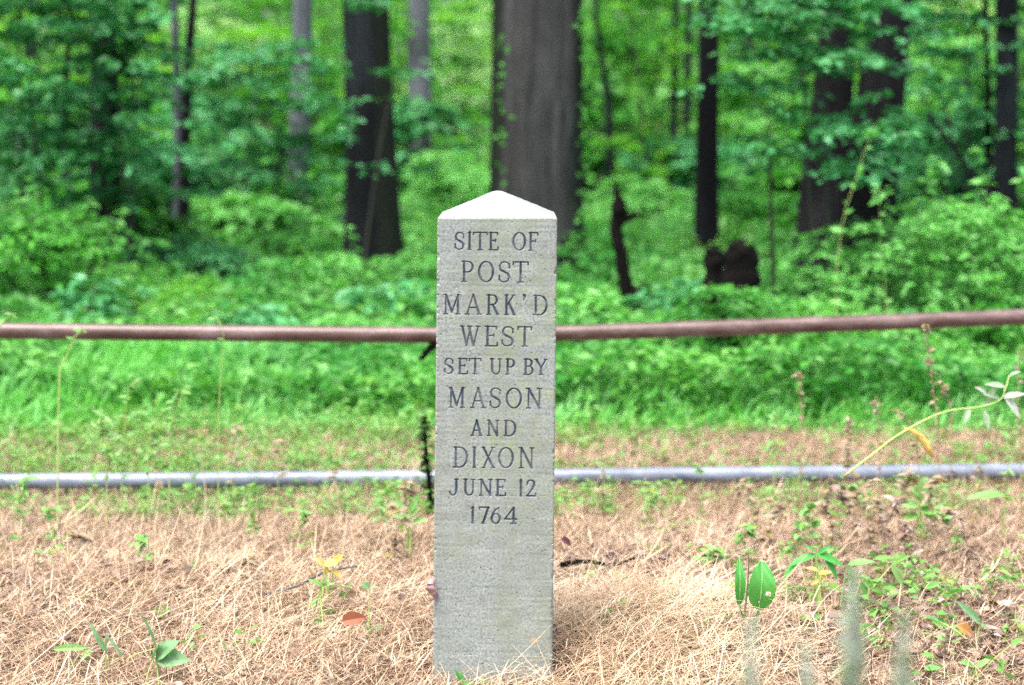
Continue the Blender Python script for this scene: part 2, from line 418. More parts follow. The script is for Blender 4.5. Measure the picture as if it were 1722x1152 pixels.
# ------------------------------------------------------------------ the inscribed stone post
def arc(cx, cy, rx, ry, a0, a1, n=14, flat=0.0):
    a = np.radians(np.linspace(a0, a1, n))
    return [(cx + rx * math.cos(t), cy + ry * math.sin(t), flat + (1 - flat) * abs(math.cos(t)) ** 1.3) for t in a]
def ln(*p, r=1.0): return [(x, y, r) for x, y in p]
def sf(x, y, w=.17, r=.1): return ln((x - w, y), (x + w, y), r=r)      # a serif
Scurve = [(.93, .70, .35), (.93, .84, .1), (.78, .96, 0), (.52, 1.0, 0), (.24, .95, .4), (.10, .78, .8), (.17, .60, 1), (.50, .50, 1), (.80, .40, 1), (.93, .24, .9), (.82, .07, .4), (.50, 0, 0), (.22, .03, .1), (.08, .15, .2), (.05, .30, .4)]
GL = {
 'S': [Scurve, ln((.93, .68), (.93, .90), r=.2), ln((.05, .10), (.05, .32), r=.2)],
 'I': [ln((.5, 0), (.5, 1)), sf(.5, 0, .42), sf(.5, 1, .42)],
 'T': [ln((.5, 0), (.5, 1)), ln((.0, 1), (1, 1), r=.2), sf(.5, 0), ln((.0, 1), (.0, .86), r=.2), ln((1, 1), (1, .86), r=.2)],
 'E': [ln((.18, 0), (.18, 1)), ln((0, 1), (.92, 1), r=.2), ln((0, 0), (1, 0), r=.2), ln((.18, .53), (.70, .53), r=.2), ln((.92, 1), (.92, .86), r=.2), ln((1, 0), (1, .16), r=.2), ln((.70, .45), (.70, .61), r=.1)],
 'F': [ln((.18, 0), (.18, 1)), ln((0, 1), (1, 1), r=.2), ln((.18, .52), (.75, .52), r=.2), ln((1, 1), (1, .85), r=.2), ln((.75, .44), (.75, .60), r=.1), sf(.18, 0, .2)],
 'O': [arc(.5, .5, .49, .5, 0, 360, 36)],
 'P': [ln((.18, 0), (.18, 1)), ln((0, 1), (.5, 1), r=.2), arc(.5, .74, .45, .26, 90, -90), ln((.5, .48), (.18, .48), r=.2), sf(.18, 0, .2)],
 'R': [ln((.16, 0), (.16, 1)), ln((0, 1), (.45, 1), r=.2), arc(.45, .75, .40, .25, 90, -90), ln((.45, .50), (.16, .50), r=.2), ln((.50, .50), (.92, .0)), sf(.16, 0, .17), sf(.92, 0, .10)],
 'B': [ln((.18, 0), (.18, 1)), ln((0, 1), (.5, 1), r=.2), arc(.5, .77, .36, .23, 90, -90), ln((.18, .54), (.5, .54), r=.2), arc(.5, .27, .46, .27, 90, -90), ln((0, 0), (.5, 0), r=.2)],
 'D': [ln((.16, 0), (.16, 1)), ln((0, 1), (.42, 1), r=.2), arc(.42, .5, .56, .5, 90, -90, 20), ln((.42, 0), (0, 0), r=.2)],
 'M': [ln((.13, 0), (.13, 1), r=.3), ln((.13, 1), (.5, .10)), ln((.5, .10), (.87, 1), r=.3), ln((.87, 1), (.87, 0)), sf(.13, 0, .11), sf(.87, 0, .11), sf(.08, 1, .07), sf(.92, 1, .07)],
 'N': [ln((.14, 0), (.14, 1), r=.3), ln((.14, 1), (.86, 0)), ln((.86, 0), (.86, 1), r=.3), sf(.14, 0, .13), sf(.09, 1, .10), sf(.86, 1, .13)],
 'A': [ln((.12, 0), (.5, 1), r=.3), ln((.5, 1), (.88, 0)), ln((.25, .34), (.75, .34), r=.2), sf(.12, 0, .12), sf(.88, 0, .12)],
 'K': [ln((.16, 0), (.16, 1)), ln((.16, .42), (.82, 1), r=.3), ln((.36, .60), (.90, 0)), sf(.16, 0, .15), sf(.16, 1, .15), sf(.82, 1, .12), sf(.90, 0, .10)],
 "'": [arc(.5, .75, .3, .25, 150, -60, 8, .8), ln((.75, .55), (.2, 0), r=.3)],
 'W': [ln((.10, 1), (.32, 0)), ln((.32, 0), (.53, 1), r=.3), ln((.42, 1), (.68, 0)), ln((.68, 0), (.90, 1), r=.3), sf(.10, 1, .10), sf(.90, 1, .10), sf(.47, 1, .12)],
 'U': [[(.16, 1, 1), (.16, .35, 1), (.20, .15, .8), (.34, .03, .3), (.52, 0, 0), (.70, .04, .1), (.82, .16, .3), (.86, .35, .3), (.86, 1, .3)], sf(.16, 1, .16), sf(.86, 1, .14)],
 'Y': [ln((.10, 1), (.52, .45)), ln((.90, 1), (.52, .45), r=.3), ln((.52, .45), (.52, 0)), sf(.10, 1, .11), sf(.90, 1, .10), sf(.52, 0, .15)],
 'X': [ln((.12, 1), (.88, 0)), ln((.86, 1), (.14, 0), r=.3), sf(.12, 1, .11), sf(.86, 1, .11), sf(.14, 0, .11), sf(.88, 0, .11)],
 'J': [[(.78, 1, 1), (.78, .30, 1), (.70, .10, .7), (.48, 0, .1), (.24, .02, .1), (.06, .14, .4), (.04, .22, .6)], sf(.78, 1, .20)],
 '1': [ln((.58, 0), (.58, 1)), ln((.58, 1), (.15, .93), r=.2), sf(.58, 0, .30)],
 '2': [[(.10, .72, .4), (.12, .88, .2), (.34, 1.0, 0), (.62, .99, .2), (.82, .86, .9), (.82, .68, 1), (.66, .48, .8), (.36, .22, .5), (.06, 0, .3)], ln((.04, 0), (1, 0), r=.5), ln((1, 0), (1, .16), r=.2)],
 '7': [ln((.0, 1), (1, 1), r=.3), ln((.0, 1), (.0, .84), r=.2), ln((1, 1), (.42, 0)), sf(.42, 0, .15)],
 '6': [[(.82, .98, .1), (.50, .86, .3), (.24, .62, .8), (.12, .34, 1)], arc(.5, .30, .40, .30, 0, 360, 26, .2)],
 '4': [ln((.74, 0), (.74, 1)), ln((.74, 1), (.02, .28), r=.3), ln((.02, .28), (1, .28), r=.4), sf(.74, 0, .22)],
}
z1 = lambda v: 680 + v / 3.84
LINES = [  # text, per-letter x ranges in photograph pixels, top and bottom pixel rows
 ("SITE OF", [(322, 388), (408, 432), (442, 535), (545, 607), (700, 782), (803, 862)], 3.84, 680, (391.5, 420.5)),
 ("POST", [(370, 445), (478, 575), (605, 685), (700, 800)], 3.84, 680, (440.5, 474.5)),
 ("MARK'D", [(250, 362), (390, 497), (530, 610), (645, 718), (764, 784), (832, 922)], 3.84, 680, (496.5, 529)),
 ("WEST", [(358, 490), (520, 602), (625, 708), (730, 822)], 3.84, 680, (549.5, 582)),
 ("SET UP BY", [(255, 318), (345, 410), (418, 495), (552, 628), (655, 712), (770, 832), (840, 922)], 3.84, 680, (604, 629.5)),
 ("MASON", [(285, 390), (425, 525), (548, 625), (657, 755), (785, 888)], 3.84, 680, (653, 686)),
 ("AND", [(428, 503), (533, 612), (642, 720)], 3.84, 680, (707.5, 733)),
 ("DIXON", [(315, 408), (438, 464), (497, 585), (608, 703), (738, 838)], 3.84, 680, (753, 786.5)),
 ("JUNE 12", [(288, 350), (380, 455), (482, 568), (590, 655), (740, 762), (785, 850)], 3.84, 680, (807, 833.5)),
 ("1764", [(422, 450), (478, 540), (550, 620), (640, 722)], 3.813, 680, (853.5, 880.5)),
]
SW = .2525; HW = SW / 2
CX0 = (828.0 - 861) / F * D0
post_loc = np.array([CX0, D0 + HW, 0.0])
TILT = math.radians(.62)
def axis_px(py): return 836.0 - (py - 365.0) * .0106
ZT = .969; ZB = -.14; CAPR = .054
dz = .001; rows = int(round((ZT - ZB) / dz)) + 1
zs = np.linspace(ZB, ZT, rows)
RB = .0035  # soft arris
# perimeter, counter-clockwise seen from above, starting at the front left corner
def side_pts():
    th = np.radians(np.linspace(0, 90, 4)[1:-1])
    c = HW - RB
    front = [(x, -HW) for x in np.arange(-c, c + 1e-6, .001)]
    fr = [(c + RB * math.sin(t), -c - RB * math.cos(t)) for t in th]
    right = [(HW, y) for y in np.linspace(-c, c, 18)]
    br = [(c + RB * math.cos(t), c + RB * math.sin(t)) for t in th]
    back = [(x, HW) for x in np.linspace(c, -c, 18)]
    bl = [(-c - RB * math.sin(t), c + RB * math.cos(t)) for t in th]
    left = [(-HW, y) for y in np.linspace(c, -c, 18)]
    fl = [(-c - RB * math.cos(t), -c - RB * math.sin(t)) for t in th]
    return np.array(front + fr + right + br + back + bl + left + fl), len(front)
per, nf = side_pts(); m = len(per)
PX = np.repeat(per[None, :, 0], rows, 0); PY = np.repeat(per[None, :, 1], rows, 0); PZ = np.repeat(zs[:, None], m, 1)
# rough and chipped arrises, undulating faces
edge = np.exp(-((HW - np.abs(PX)) / .004) ** 2) * np.exp(-((HW - np.abs(PY)) / .004) ** 2)
sx = np.sign(PX); sy = np.sign(PY)
chip = np.clip(vnoise(PZ * 210, sx * 7 + sy * 3, 5) - .2, 0, 1) * .0018 * (vnoise(PZ * 17, sx * 3 + sy, 15) > -.1) + np.clip(vnoise(PZ * 61 + 3 * np.sin(PZ * 23), sx * 9 + sy * 5, 6) - .45, 0, 1) * .0070
PX = PX - sx * edge * chip; PY = PY - sy * edge * chip
und = .0007 * vnoise(PX * 40, PZ * 40, 7) + .0002 * vnoise(PX * 9, PZ * 170, 8)
PY = np.where(np.abs(per[None, :, 1] + HW) < 1e-6, PY + und, PY)
top = np.clip((PZ - (ZT - .004)) / .004, 0, 1) ** 2 * .0028
PX -= sx * top * (np.abs(PX) > HW - .01); PY -= sy * top * (np.abs(PY) > HW - .01)
# engraved letters
xs = per[:nf, 0]
carve = np.zeros((rows, m)); depth = np.zeros((rows, nf)); lineid = np.zeros((rows, nf), int)
RT, RN = .0026, .0015
for li, (txt, rng_x, sc, ox, (yt, yb)) in enumerate(LINES):
    letters = [ch for ch in txt if ch != ' ']
    zt = H - (yt - YH) / F * D0; zb = H - (yb - YH) / F * D0
    cx = axis_px((yt + yb) / 2)
    r0 = max(0, int((zb - .006 - ZB) / dz)); r1 = min(rows, int((zt + .006 - ZB) / dz))
    lineid[max(0, r0 - 3):r1 + 3] = li + 1
    for ch, (xa, xb) in zip(letters, rng_x):
        ua = (ox + xa / sc - cx) / F * D0; ub = (ox + xb / sc - cx) / F * D0
        lt, lb = zt, zb
        ua += .0008; ub -= .0008
        if ch == "'": lb = zt - (zt - zb) * .24; lt = zt + .001
        c0 = max(0, np.searchsorted(xs, ua - .006)); c1 = min(nf, np.searchsorted(xs, ub + .006))
        UX, UZ = np.meshgrid(xs[c0:c1], zs[r0:r1])
        best = np.zeros_like(UX)
        for st in GL[ch]:
            for (x0, y0, a), (x1, y1, b) in zip(st[:-1], st[1:]):
                p0 = np.array([ua + x0 * (ub - ua), lb + y0 * (lt - lb)]); p1 = np.array([ua + x1 * (ub - ua), lb + y1 * (lt - lb)])
                d = p1 - p0; L2 = max(d @ d, 1e-12)
                t = np.clip(((UX - p0[0]) * d[0] + (UZ - p0[1]) * d[1]) / L2, 0, 1)
                dist = np.hypot(UX - p0[0] - t * d[0], UZ - p0[1] - t * d[1])
                rr = RN + (RT - RN) * (a + (b - a) * t)
                rr = rr * (1 + .10 * vnoise(UX * 300, UZ * 300, 11))
                best = np.maximum(best, np.clip((rr + .0003 - dist) / rr, 0, 1) * (rr / RT))
        depth[r0:r1, c0:c1] = np.maximum(depth[r0:r1, c0:c1], best)
PY[:, :nf] += np.minimum(depth, .8) * .0032
carve[:, :nf] = np.clip(depth * 3.0, 0, 1)
# cap: pyramid with a slightly blunt tip
NC = 46
ring = np.stack([PX[-1], PY[-1]], -1)
capV = []
for k in range(1, NC + 1):
    t = k / NC
    s = 1 - t * .985
    cyz = CAPR * (t - .10 * max(0, t - .90) / .10 * .35)
    sl = .0
    nz = .0006 * vnoise(ring[:, 0] * s * 120, ring[:, 1] * s * 120, 9)
    capV.append(np.stack([ring[:, 0] * s, ring[:, 1] * s, ZT + cyz + nz], -1))
capV.append(np.array([[0, 0, ZT + CAPR * .968]] * m))
V = np.vstack([np.stack([PX, PY, PZ], -1).reshape(-1, 3)] + capV)
# the top edge drops slightly to the left, as in the photograph
V[:, 2] += np.clip((V[:, 2] - .9) / .07, 0, 1) * (V[:, 0] / HW) * .0014
allrows = rows + NC + 1
ri = np.arange(allrows - 1)[:, None] * m; cj = np.arange(m)[None]
Q = np.stack([ri + cj, ri + (cj + 1) % m, ri + m + (cj + 1) % m, ri + m + cj], -1)
ca, sa = math.cos(TILT), math.sin(TILT)
Vt = V.copy(); Vt[:, 0] = V[:, 0] * ca + V[:, 2] * sa; Vt[:, 2] = -V[:, 0] * sa + V[:, 2] * ca
Vt += post_loc
nv = len(V)
A_carve = np.zeros(nv); A_carve[:rows * m] = carve.ravel()
lich = np.clip(.95 - np.abs(V[:, 2] - .60) * 1.1, .25, 1) * np.clip((V[:, 0] + HW) / .09, .15, 1)
lich[V[:, 2] > ZT] = .0
sp_u, sp_z = (897 - axis_px(1075)) / F * D0, H - (1075 - YH) / F * D0
A_spot = np.clip(1.3 - np.hypot((V[:, 0] - sp_u) / .007, (V[:, 2] - sp_z) / .0075) + .35 * vnoise(V[:, 0] * 350, V[:, 2] * 350, 12), 0, 1) * (V[:, 1] < -.1)
post = empty("stone_post", tuple(post_loc), "grey granite boundary post with pyramid top and ten engraved lines of writing", "stone marker")
# faces that lie in the letters become the inscription lines
fq = Q[:rows - 1, :nf - 1]
dep_f = np.maximum.reduce([depth[:-1, :-1], depth[1:, :-1], depth[:-1, 1:], depth[1:, 1:]])
isl = dep_f > .02
own = np.zeros((allrows - 1, m), int); own[:rows - 1, :nf - 1] = np.where(isl, lineid[:-1, :-1], 0)
def sub(mask, name, label=None):
    q = Q[mask]; idx, inv = np.unique(q, return_inverse=True)
    o = build(name, Vt[idx], inv.reshape(q.shape), M_stone, post, smooth=True, attr={"carve": A_carve[idx], "lichen": lich[idx], "spot": A_spot[idx]})
    if label: o["label"] = label
    return o
capm = np.zeros_like(own, bool); capm[rows - 1:-1] = True
sub((own == 0) & ~capm & (np.arange(allrows - 1)[:, None] < rows - 1), "shaft")
sub(capm, "pyramid_cap")
for li, L_ in enumerate(LINES):
    sub(own == li + 1, "inscription_line", "engraved line reading " + L_[0])

# curled dry scrap on the left arris of the post
def at_post(px, py, off=0.0): return np.array([(px - 861) / F * (D0 + off), D0 + off, H - (py - YH) / F * (D0 + off)])
n_ = 14; sp_ = np.linspace(0, 1, n_)
cl = curve_pts([at_post(729, 975, -.004), at_post(724, 984, -.012), at_post(729, 994, -.010), at_post(733, 1006, -.006)], n_)
Vc, Qc = tube(cl, .0035 + .0075 * np.sin(sp_ * np.pi) ** .7 * (1 - .4 * sp_), 10, .16)
tag(build("dry_leaf_scrap", Vc, Qc, leaf_mat("mauve_dry_scrap", [(.34, .22, .24), (.30, .20, .20)], .05), smooth=True),
    "small curled mauve brown scrap stuck to the left edge of the stone post", "dry leaf")

# ------------------------------------------------------------------ pipe railing and the pipe on the ground
fence_p = at(760, 840, 6.42)
fence = empty("pipe_railing", (fence_p[0], fence_p[1], 0), "low railing of rusty brown pipe running behind the stone post", "railing")
def rail(pts, r, n=60):
    P = curve_pts(pts, n)
    return tube(P, r, 20)
lp = [at(x, y, d) for x, y, d in [(-700, 552, 6.28), (-200, 553, 6.32), (0, 556, 6.35), (350, 560, 6.38), (733, 563.5, 6.41), (768, 563.5, 6.415)]]
rp = [at(x, y, d) for x, y, d in [(766, 563, 6.415), (934, 560.5, 6.43), (1200, 552, 6.46), (1450, 543, 6.5), (1722, 533, 6.55), (2300, 510, 6.62)]]
lz = build("rail", *rail(lp, .0262), M_rail, fence, smooth=True)
rz = build("rail", *rail(rp, .0262), M_rail, fence, smooth=True)
pc = np.array([fence_p[0], fence_p[1] + .02, 0])
V, Qq = tube([pc + [0, 0, -.3], pc + [0, 0, .2], pc + [0.004, 0, .50]], [.036, .036, .035], 16)
build("support_post", V, Qq, M_rail, fence, smooth=True)
bp = [at(x, y, 6.40) for x, y in [(752, 572), (733, 578), (720, 588), (712, 600), (706, 603)]]
V, Qq = tube(curve_pts(bp, 12), np.linspace(.014, .006, 12), 8, .15)
build("bracket", V, Qq, M_rot, fence, smooth=True)
gp = [at(x, y, d) for x, y, d in [(-700, 822, 6.15), (-200, 814, 6.25), (0, 810, 6.30), (350, 807, 6.36), (700, 803.5, 6.42), (940, 801, 6.45), (1300, 797, 6.50), (1722, 792, 6.57), (2300, 786, 6.65)]]
V, Qq = tube(curve_pts(gp, 90), .0250, 20)
tag(build("ground_pipe", V, Qq, M_pipe, smooth=True), "long straight grey pipe lying on the ground beneath the brown railing", "pipe")

# ------------------------------------------------------------------ ground litter: straw, stubble, dry leaves, grass
def scatter(n, y0, y1, margin=.45, rng=RNG, power=1.0):
    """points over the part of the ground the view covers, some beyond either side"""
    u = rng.random(n)
    y = np.sqrt(y0 ** 2 + u * (y1 ** 2 - y0 ** 2)) if power == 1.0 else y0 + (y1 - y0) * u ** power
    hw = .262 * y + margin
    x = (rng.random(n) * 2 - 1) * hw
    return x, y
def keep_off_post(x, y, r=.135):
    return ~((np.abs(x - CX0) < r) & (np.abs(y - post_loc[1]) < r))

rg = np.random.default_rng(7)
def straw_layer(n, y0, y1, Lr, Wr, zr, leanr, seg=3):
    x, y = scatter(n, y0, y1, .5, rg); k = keep_off_post(x, y); x, y = x[k], y[k]; n = len(x)
    z = gz(x, y) + zr[0] + (zr[1] - zr[0]) * rg.random(n) ** 1.5
    az = rg.random(n) * 2 * np.pi
    lean = np.radians(leanr[0] + (leanr[1] - leanr[0]) * rg.random(n))
    L = Lr[0] + (Lr[1] - Lr[0]) * rg.random(n) ** 2; W = Wr[0] + (Wr[1] - Wr[0]) * rg.random(n)
    return blades(np.stack([x, y, z], 1), az, lean, L, W, rg.normal(0.1, .5, n), seg, rg.random(n) * .8)
A = Acc()
A.add(*straw_layer(85000, 3.5, 7.6, (.03, .14), (.0012, .0032), (0, .022), (68, 98)))
A.add(*straw_layer(60000, 3.5, 6.4, (.02, .07), (.0008, .0020), (.01, .032), (60, 100), 2))
A.add(*straw_layer(26000, 3.5, 7.4, (.03, .09), (.0011, .0024), (0, .01), (15, 75)))
tag(build("dead_grass", *A.get(), M_straw), "matted tan dead grass over the whole clearing around the stone post", "dead grass", kind="stuff")
# paler hay: long arching strands, heaped right of the post foot
def hay(n, cx, cy, sx_, sy_, Lr, z_, leanr=(55, 92), cur=(.7, .5)):
    x = rg.normal(cx, sx_, n); y = rg.normal(cy, sy_, n); k = keep_off_post(x, y, .14) & (y > 3.3); x, y = x[k], y[k]; n = len(x)
    z = gz(x, y) + rg.random(n) * z_
    return blades(np.stack([x, y, z], 1), rg.random(n) * 2 * np.pi, np.radians(rg.uniform(*leanr, n)), rg.uniform(*Lr, n), rg.uniform(.0009, .0021, n), rg.normal(*cur, n), 5, .5)
A = Acc()
A.add(*hay(7500, .30, 4.45, .17, .20, (.05, .20), .05))
x, y = scatter(500, 3.7, 6.3, .4, rg); k = keep_off_post(x, y, .2); x, y = x[k], y[k]; n = len(x)
A.add(*blades(np.stack([x, y, gz(x, y) + rg.random(n) * .02], 1), rg.random(n) * 6.28, np.radians(rg.uniform(72, 92, n)), rg.uniform(.06, .22, n), rg.uniform(.0025, .0048, n), rg.normal(.1, .5, n), 5, .4))
A.add(*hay(420, .06, 4.08, .14, .04, (.05, .16), .004))
A.add(*hay(3200, -.60, 4.7, .42, .30, (.06, .24), .02))
A.add(*hay(1300, -.3, 3.94, .7, .10, (.05, .16), .006))
A.add(*hay(1500, .2, 5.0, 1.3, .7, (.06, .24), .015, (70, 95), (.15, .6)))
tag(build("hay", *A.get(), M_strawpale), "pale strands of cut hay heaped at the right foot of the stone post", "hay", kind="stuff")
# upright brown stubble behind the post
x, y = scatter(19000, 4.1, 7.5, .5, rg); den = vnoise(x * 1.7, y * 1.7, 20) + .5 * vnoise(x * 5, y * 5, 21) + .35 * (y > 5) ; k = (den > rg.random(len(x)) * 1.2 - .3) & keep_off_post(x, y, .17); x, y = x[k], y[k]; n = len(x)
V, Qq = blades(np.stack([x, y, gz(x, y)], 1), rg.random(n) * 6.28, np.radians(rg.uniform(2, 32, n)), rg.uniform(.02, .085, n), rg.uniform(.0012, .0030, n), rg.normal(.2, .4, n), 2)
tag(build("stubble", V, Qq, M_stubble), "short brown stubble standing among the dead grass", "stubble", kind="stuff")
# dry tree leaves on the ground
def litter(n, fx, fy):
    x, y = fx, fy; n = len(x)
    P = np.stack([x, y, gz(x, y) + .006 + rg.random(n) * .02], 1)
    az = rg.random(n) * 6.28
    D = np.stack([np.cos(az), np.sin(az), rg.normal(0, .35, n)], 1)
    N = norm(np.stack([rg.normal(0, .5, n), rg.normal(0, .5, n), np.ones(n)], 1))
    L = rg.uniform(.014, .05, n)
    return leaves(P, D, N, L, L * rg.uniform(.3, .65, n), rg.uniform(.1, .5), .3, True)
A = Acc()
x, y = scatter(900, 3.5, 7.0, .5, rg); k = keep_off_post(x, y, .15); A.add(*litter(0, x[k], y[k]))
for cx, cy, a, b, n in [(.92, 4.65, .32, .28, 1900), (.30, 5.1, .22, .12, 420), (-.95, 4.9, .35, .25, 250), (1.05, 5.6, .5, .3, 120)]:
    x = rg.normal(cx, a, n); y = rg.normal(cy, b, n); k = keep_off_post(x, y, .16) & (y > 3.4); A.add(*litter(0, x[k], y[k]))
tag(build("leaf_litter", *A.get(), M_dryleaf, smooth=False), "brown and mauve fallen leaves lying in the dead grass", "leaf litter", kind="stuff")
# low green weeds dotted through the clearing
def seedlings(x, y, Lr=(.012, .034), hr=(.01, .07), m_=6):
    n = len(x); base = np.stack([x, y, gz(x, y)], 1)
    P = np.repeat(base, m_, 0); hh = np.repeat(rg.uniform(*hr, n), m_) * rg.uniform(.3, 1, n * m_)
    P[:, 2] += hh; az = rg.random(n * m_) * 6.28
    P[:, 0] += np.cos(az) * .006; P[:, 1] += np.sin(az) * .006
    D = np.stack([np.cos(az), np.sin(az), rg.uniform(-.3, .7, n * m_)], 1)
    N = norm(np.stack([rg.normal(0, .4, n * m_), rg.normal(0, .4, n * m_), np.ones(n * m_)], 1))
    L = rg.uniform(*Lr, n * m_)
    return leaves(P, D, N, L, L * rg.uniform(.35, .65, n * m_), .15, .15)
A = Acc()
x, y = scatter(9000, 3.7, 7.7, .5, rg)
dn = vnoise(x * 1.3 + 4, y * 1.3, 30) * .6 + vnoise(x * 4, y * 4, 31) * .35 + np.clip((y - 5.7) * .45, -.3, .8) + .25 * np.exp(-((x - .95) ** 2 + (y - 4.9) ** 2) / .15) - .25 * (y < 4.6)
k = (dn > .25 + .6 * rg.random(len(x))) & keep_off_post(x, y, .16)
A.add(*seedlings(x[k], y[k]))
x, y = scatter(3500, 5.9, 6.9, .5, rg); k = (vnoise(x * 2.1, y * 3, 33) > .0) & (rg.random(len(x)) < np.where(x < .2, 1, .35)); A.add(*seedlings(x[k], y[k], (.012, .03), (.01, .06)))
x, y = scatter(420, 5.95, 6.3, .5, rg); k = vnoise(x * 3.1, y * 0, 36) > -.1; A.add(*seedlings(x[k], y[k], (.014, .032), (.03, .11), 9))
x = rg.normal(1.0, .26, 90); y = rg.normal(4.8, .22, 90); A.add(*seedlings(x, y, (.016, .045), (.02, .10), 6))
x, y = scatter(60, 4.0, 5.6, .3, rg); k = keep_off_post(x, y, .16); A.add(*seedlings(x[k], y[k], (.016, .04), (.02, .08), 6))
# the green margin left of the post beyond the ground pipe
x, y = scatter(9000, 6.6, 8.0, .6, rg); k = rg.random(len(x)) < np.where(x < -.35, .36, .10) * np.clip(.6 + .6 * vnoise(x * 2, y * 2, 34), 0, 1); A.add(*seedlings(x[k], y[k], (.015, .045), (.02, .10)))
tag(build("weed_cover", *A.get(), M_weed), "small light green weeds dotted through the dead grass", "weeds", kind="stuff")

# lush grass band
A = Acc()
x, y = scatter(60000, 7.35, 10, .8, rg)
edge_y = 7.75 + .22 * vnoise(x * 1.7, x * 0, 40) + .12 * vnoise(x * 5, x * 0, 41) - np.where(x < -.3, .40, 0) * np.clip((-x - .3) / .5, 0, 1)
k = (y > edge_y) & (rg.random(len(x)) < .55 + .45 * vnoise(x * 1.2, y * 1.2, 42)); x, y = x[k], y[k]; n = len(x)
Hh = rg.uniform(.06, .24, n) * (1 + .35 * vnoise(x * .9, y * .9, 43)) * np.clip(.35 + (y - edge_y[k]) * 1.2, .35, 1)
A.add(*blades(np.stack([x, y, gz(x, y) - .01], 1), rg.random(n) * 6.28, np.radians(rg.uniform(0, 30, n)), Hh, rg.uniform(.005, .013, n), rg.uniform(.3, 1.9, n), 3, rg.random(n)))
tag(build("lush_grass", *A.get(), M_grass), "lush bright green grass in a band beyond the railing", "grass", kind="stuff")
# herb layer of the wood
def herbs(n, y0, y1, hr, Lr, margin=1.0, power=1.0):
    x, y = scatter(n, y0, y1, margin, rg, power)
    c = vnoise(x * .8, y * .8, 50) * .6 + vnoise(x * 2.3, y * 2.3, 51) * .4
    hgt = (hr[0] + (hr[1] - hr[0]) * rg.random(n) ** .7) * (1 + .9 * c)
    z = gz(x, y) + hgt
    az = rg.random(n) * 6.28
    D = np.stack([np.cos(az), np.sin(az), rg.normal(-.1, .3, n)], 1)
    N = norm(np.stack([rg.normal(0, .35, n), rg.normal(-.25, .35, n), np.ones(n)], 1))
    L = rg.uniform(*Lr, n); k = (c > -.22 - rg.random(n) * .35)
    return leaves(np.stack([x, y, z], 1)[k], D[k], N[k], L[k], (L * rg.uniform(.4, .7, n))[k], .12, .2)
A = Acc()
A.add(*herbs(16000, 7.9, 9.2, (.04, .24), (.035, .085)))
A.add(*herbs(40000, 8.8, 13, (.01, .26), (.04, .09), 2.5))
A.add(*herbs(66000, 12, 22, (.01, .30), (.05, .12), 4))
A.add(*herbs(60000, 21, 90, (.05, .55), (.14, .30), 18))
tag(build("herb_layer", *A.get(), M_herb), "leafy green ground plants covering the floor of the wood", "ground cover", kind="stuff")

# ------------------------------------------------------------------ shrubs and saplings
rs = np.random.default_rng(99)
def sprays(C, rad, nl, Ls, tilt=.16, flat=.045):
    """flat fans of leaves: C centres, rad fan radius, nl leaves each"""
    n = len(C); tot = n * nl
    Cn = np.repeat(C, nl, 0); R = np.repeat(rad, nl)
    NN = norm(np.stack([rs.normal(0, tilt, n), rs.normal(-.12, tilt, n), np.ones(n)], 1)); Nf = np.repeat(NN, nl, 0)
    # leaves lie along a few twigs of each fan
    tw = rs.integers(0, 5, tot); a0 = np.repeat(rs.random(n) * 6.28, nl); az = a0 + (tw - 2) * .45 + rs.normal(0, .08, tot)
    az = np.where(tw == 4, az + np.pi, az)
    t = np.sqrt(rs.random(tot))
    d2 = np.stack([np.cos(az), np.sin(az), np.zeros(tot)], 1)
    d2 = norm(d2 - Nf * (d2 * Nf).sum(1)[:, None])
    P = Cn + d2 * (R * t)[:, None] + Nf * rs.normal(0, 1, tot)[:, None] * (R * flat)[:, None] - np.array([0, 0, 1.0]) * (R * t * t * .18)[:, None]
    la = az + rs.choice([-1, 1], tot) * rs.uniform(.5, 1.1, tot)
    D = np.stack([np.cos(la), np.sin(la), rs.normal(-.2, .22, tot)], 1)
    N = norm(Nf + rs.normal(0, .28, (tot, 3)))
    L = rs.uniform(*Ls, tot)
    return leaves(P, D, N, L, L * rs.uniform(.42, .62, tot), .12, .12)

def bush(name, label, px, d, top, w, n, Ls, mat, low=None, cat="shrub", group=None, nl=34, fan=(.10, .26), stems=6, depth=None):
    """a many-stemmed leafy plant: px/top/w are its place in the photograph, d its distance"""
    x0 = (px - 861) / F * d; hw = w / F * d / 2; zt = H - (top - YH) / F * d
    zb = gz(x0, d) + .05 if low is None else H - (low - YH) / F * d
    base = (x0, d, float(gz(x0, d)))
    o = empty(name, base, label, cat, group)
    dp = depth or hw * .9
    th = rs.random(n) * 6.28; r = np.sqrt(rs.random(n)); hh = rs.random(n) ** .8
    prof = np.sqrt(np.clip(1 - (hh * 1.02 - .35) ** 2 / .50, .08, 1))
    lump = 1 + .25 * np.sin(th * 3 + hh * 7 + px)
    C = np.stack([x0 + np.cos(th) * r * hw * prof * lump, d + np.sin(th) * r * dp * prof, zb + hh * (zt - zb)], 1)
    V, Qv = sprays(C, rs.uniform(*fan, n), nl, Ls)
    build("foliage", V, Qv, mat, o)
    A = Acc()
    if cat == 'sapling': stems = 1 if w == 300 else 3
    for k in range(stems):
        c = C[rs.integers(0, n)]; b = np.array([x0 + rs.normal(0, .05 + hw * .06), d + rs.normal(0, .05), base[2] - .05])
        mid = b * .45 + c * .55 + np.array([0, 0, .12 * (c[2] - b[2])])
        A.add(*tube(curve_pts([b, mid, c], 9), np.linspace(.009, .002, 9) * (1 + d / 20), 6, 0, cap=False))
    build("stem", *A.get(), M_twig, o)
    return o

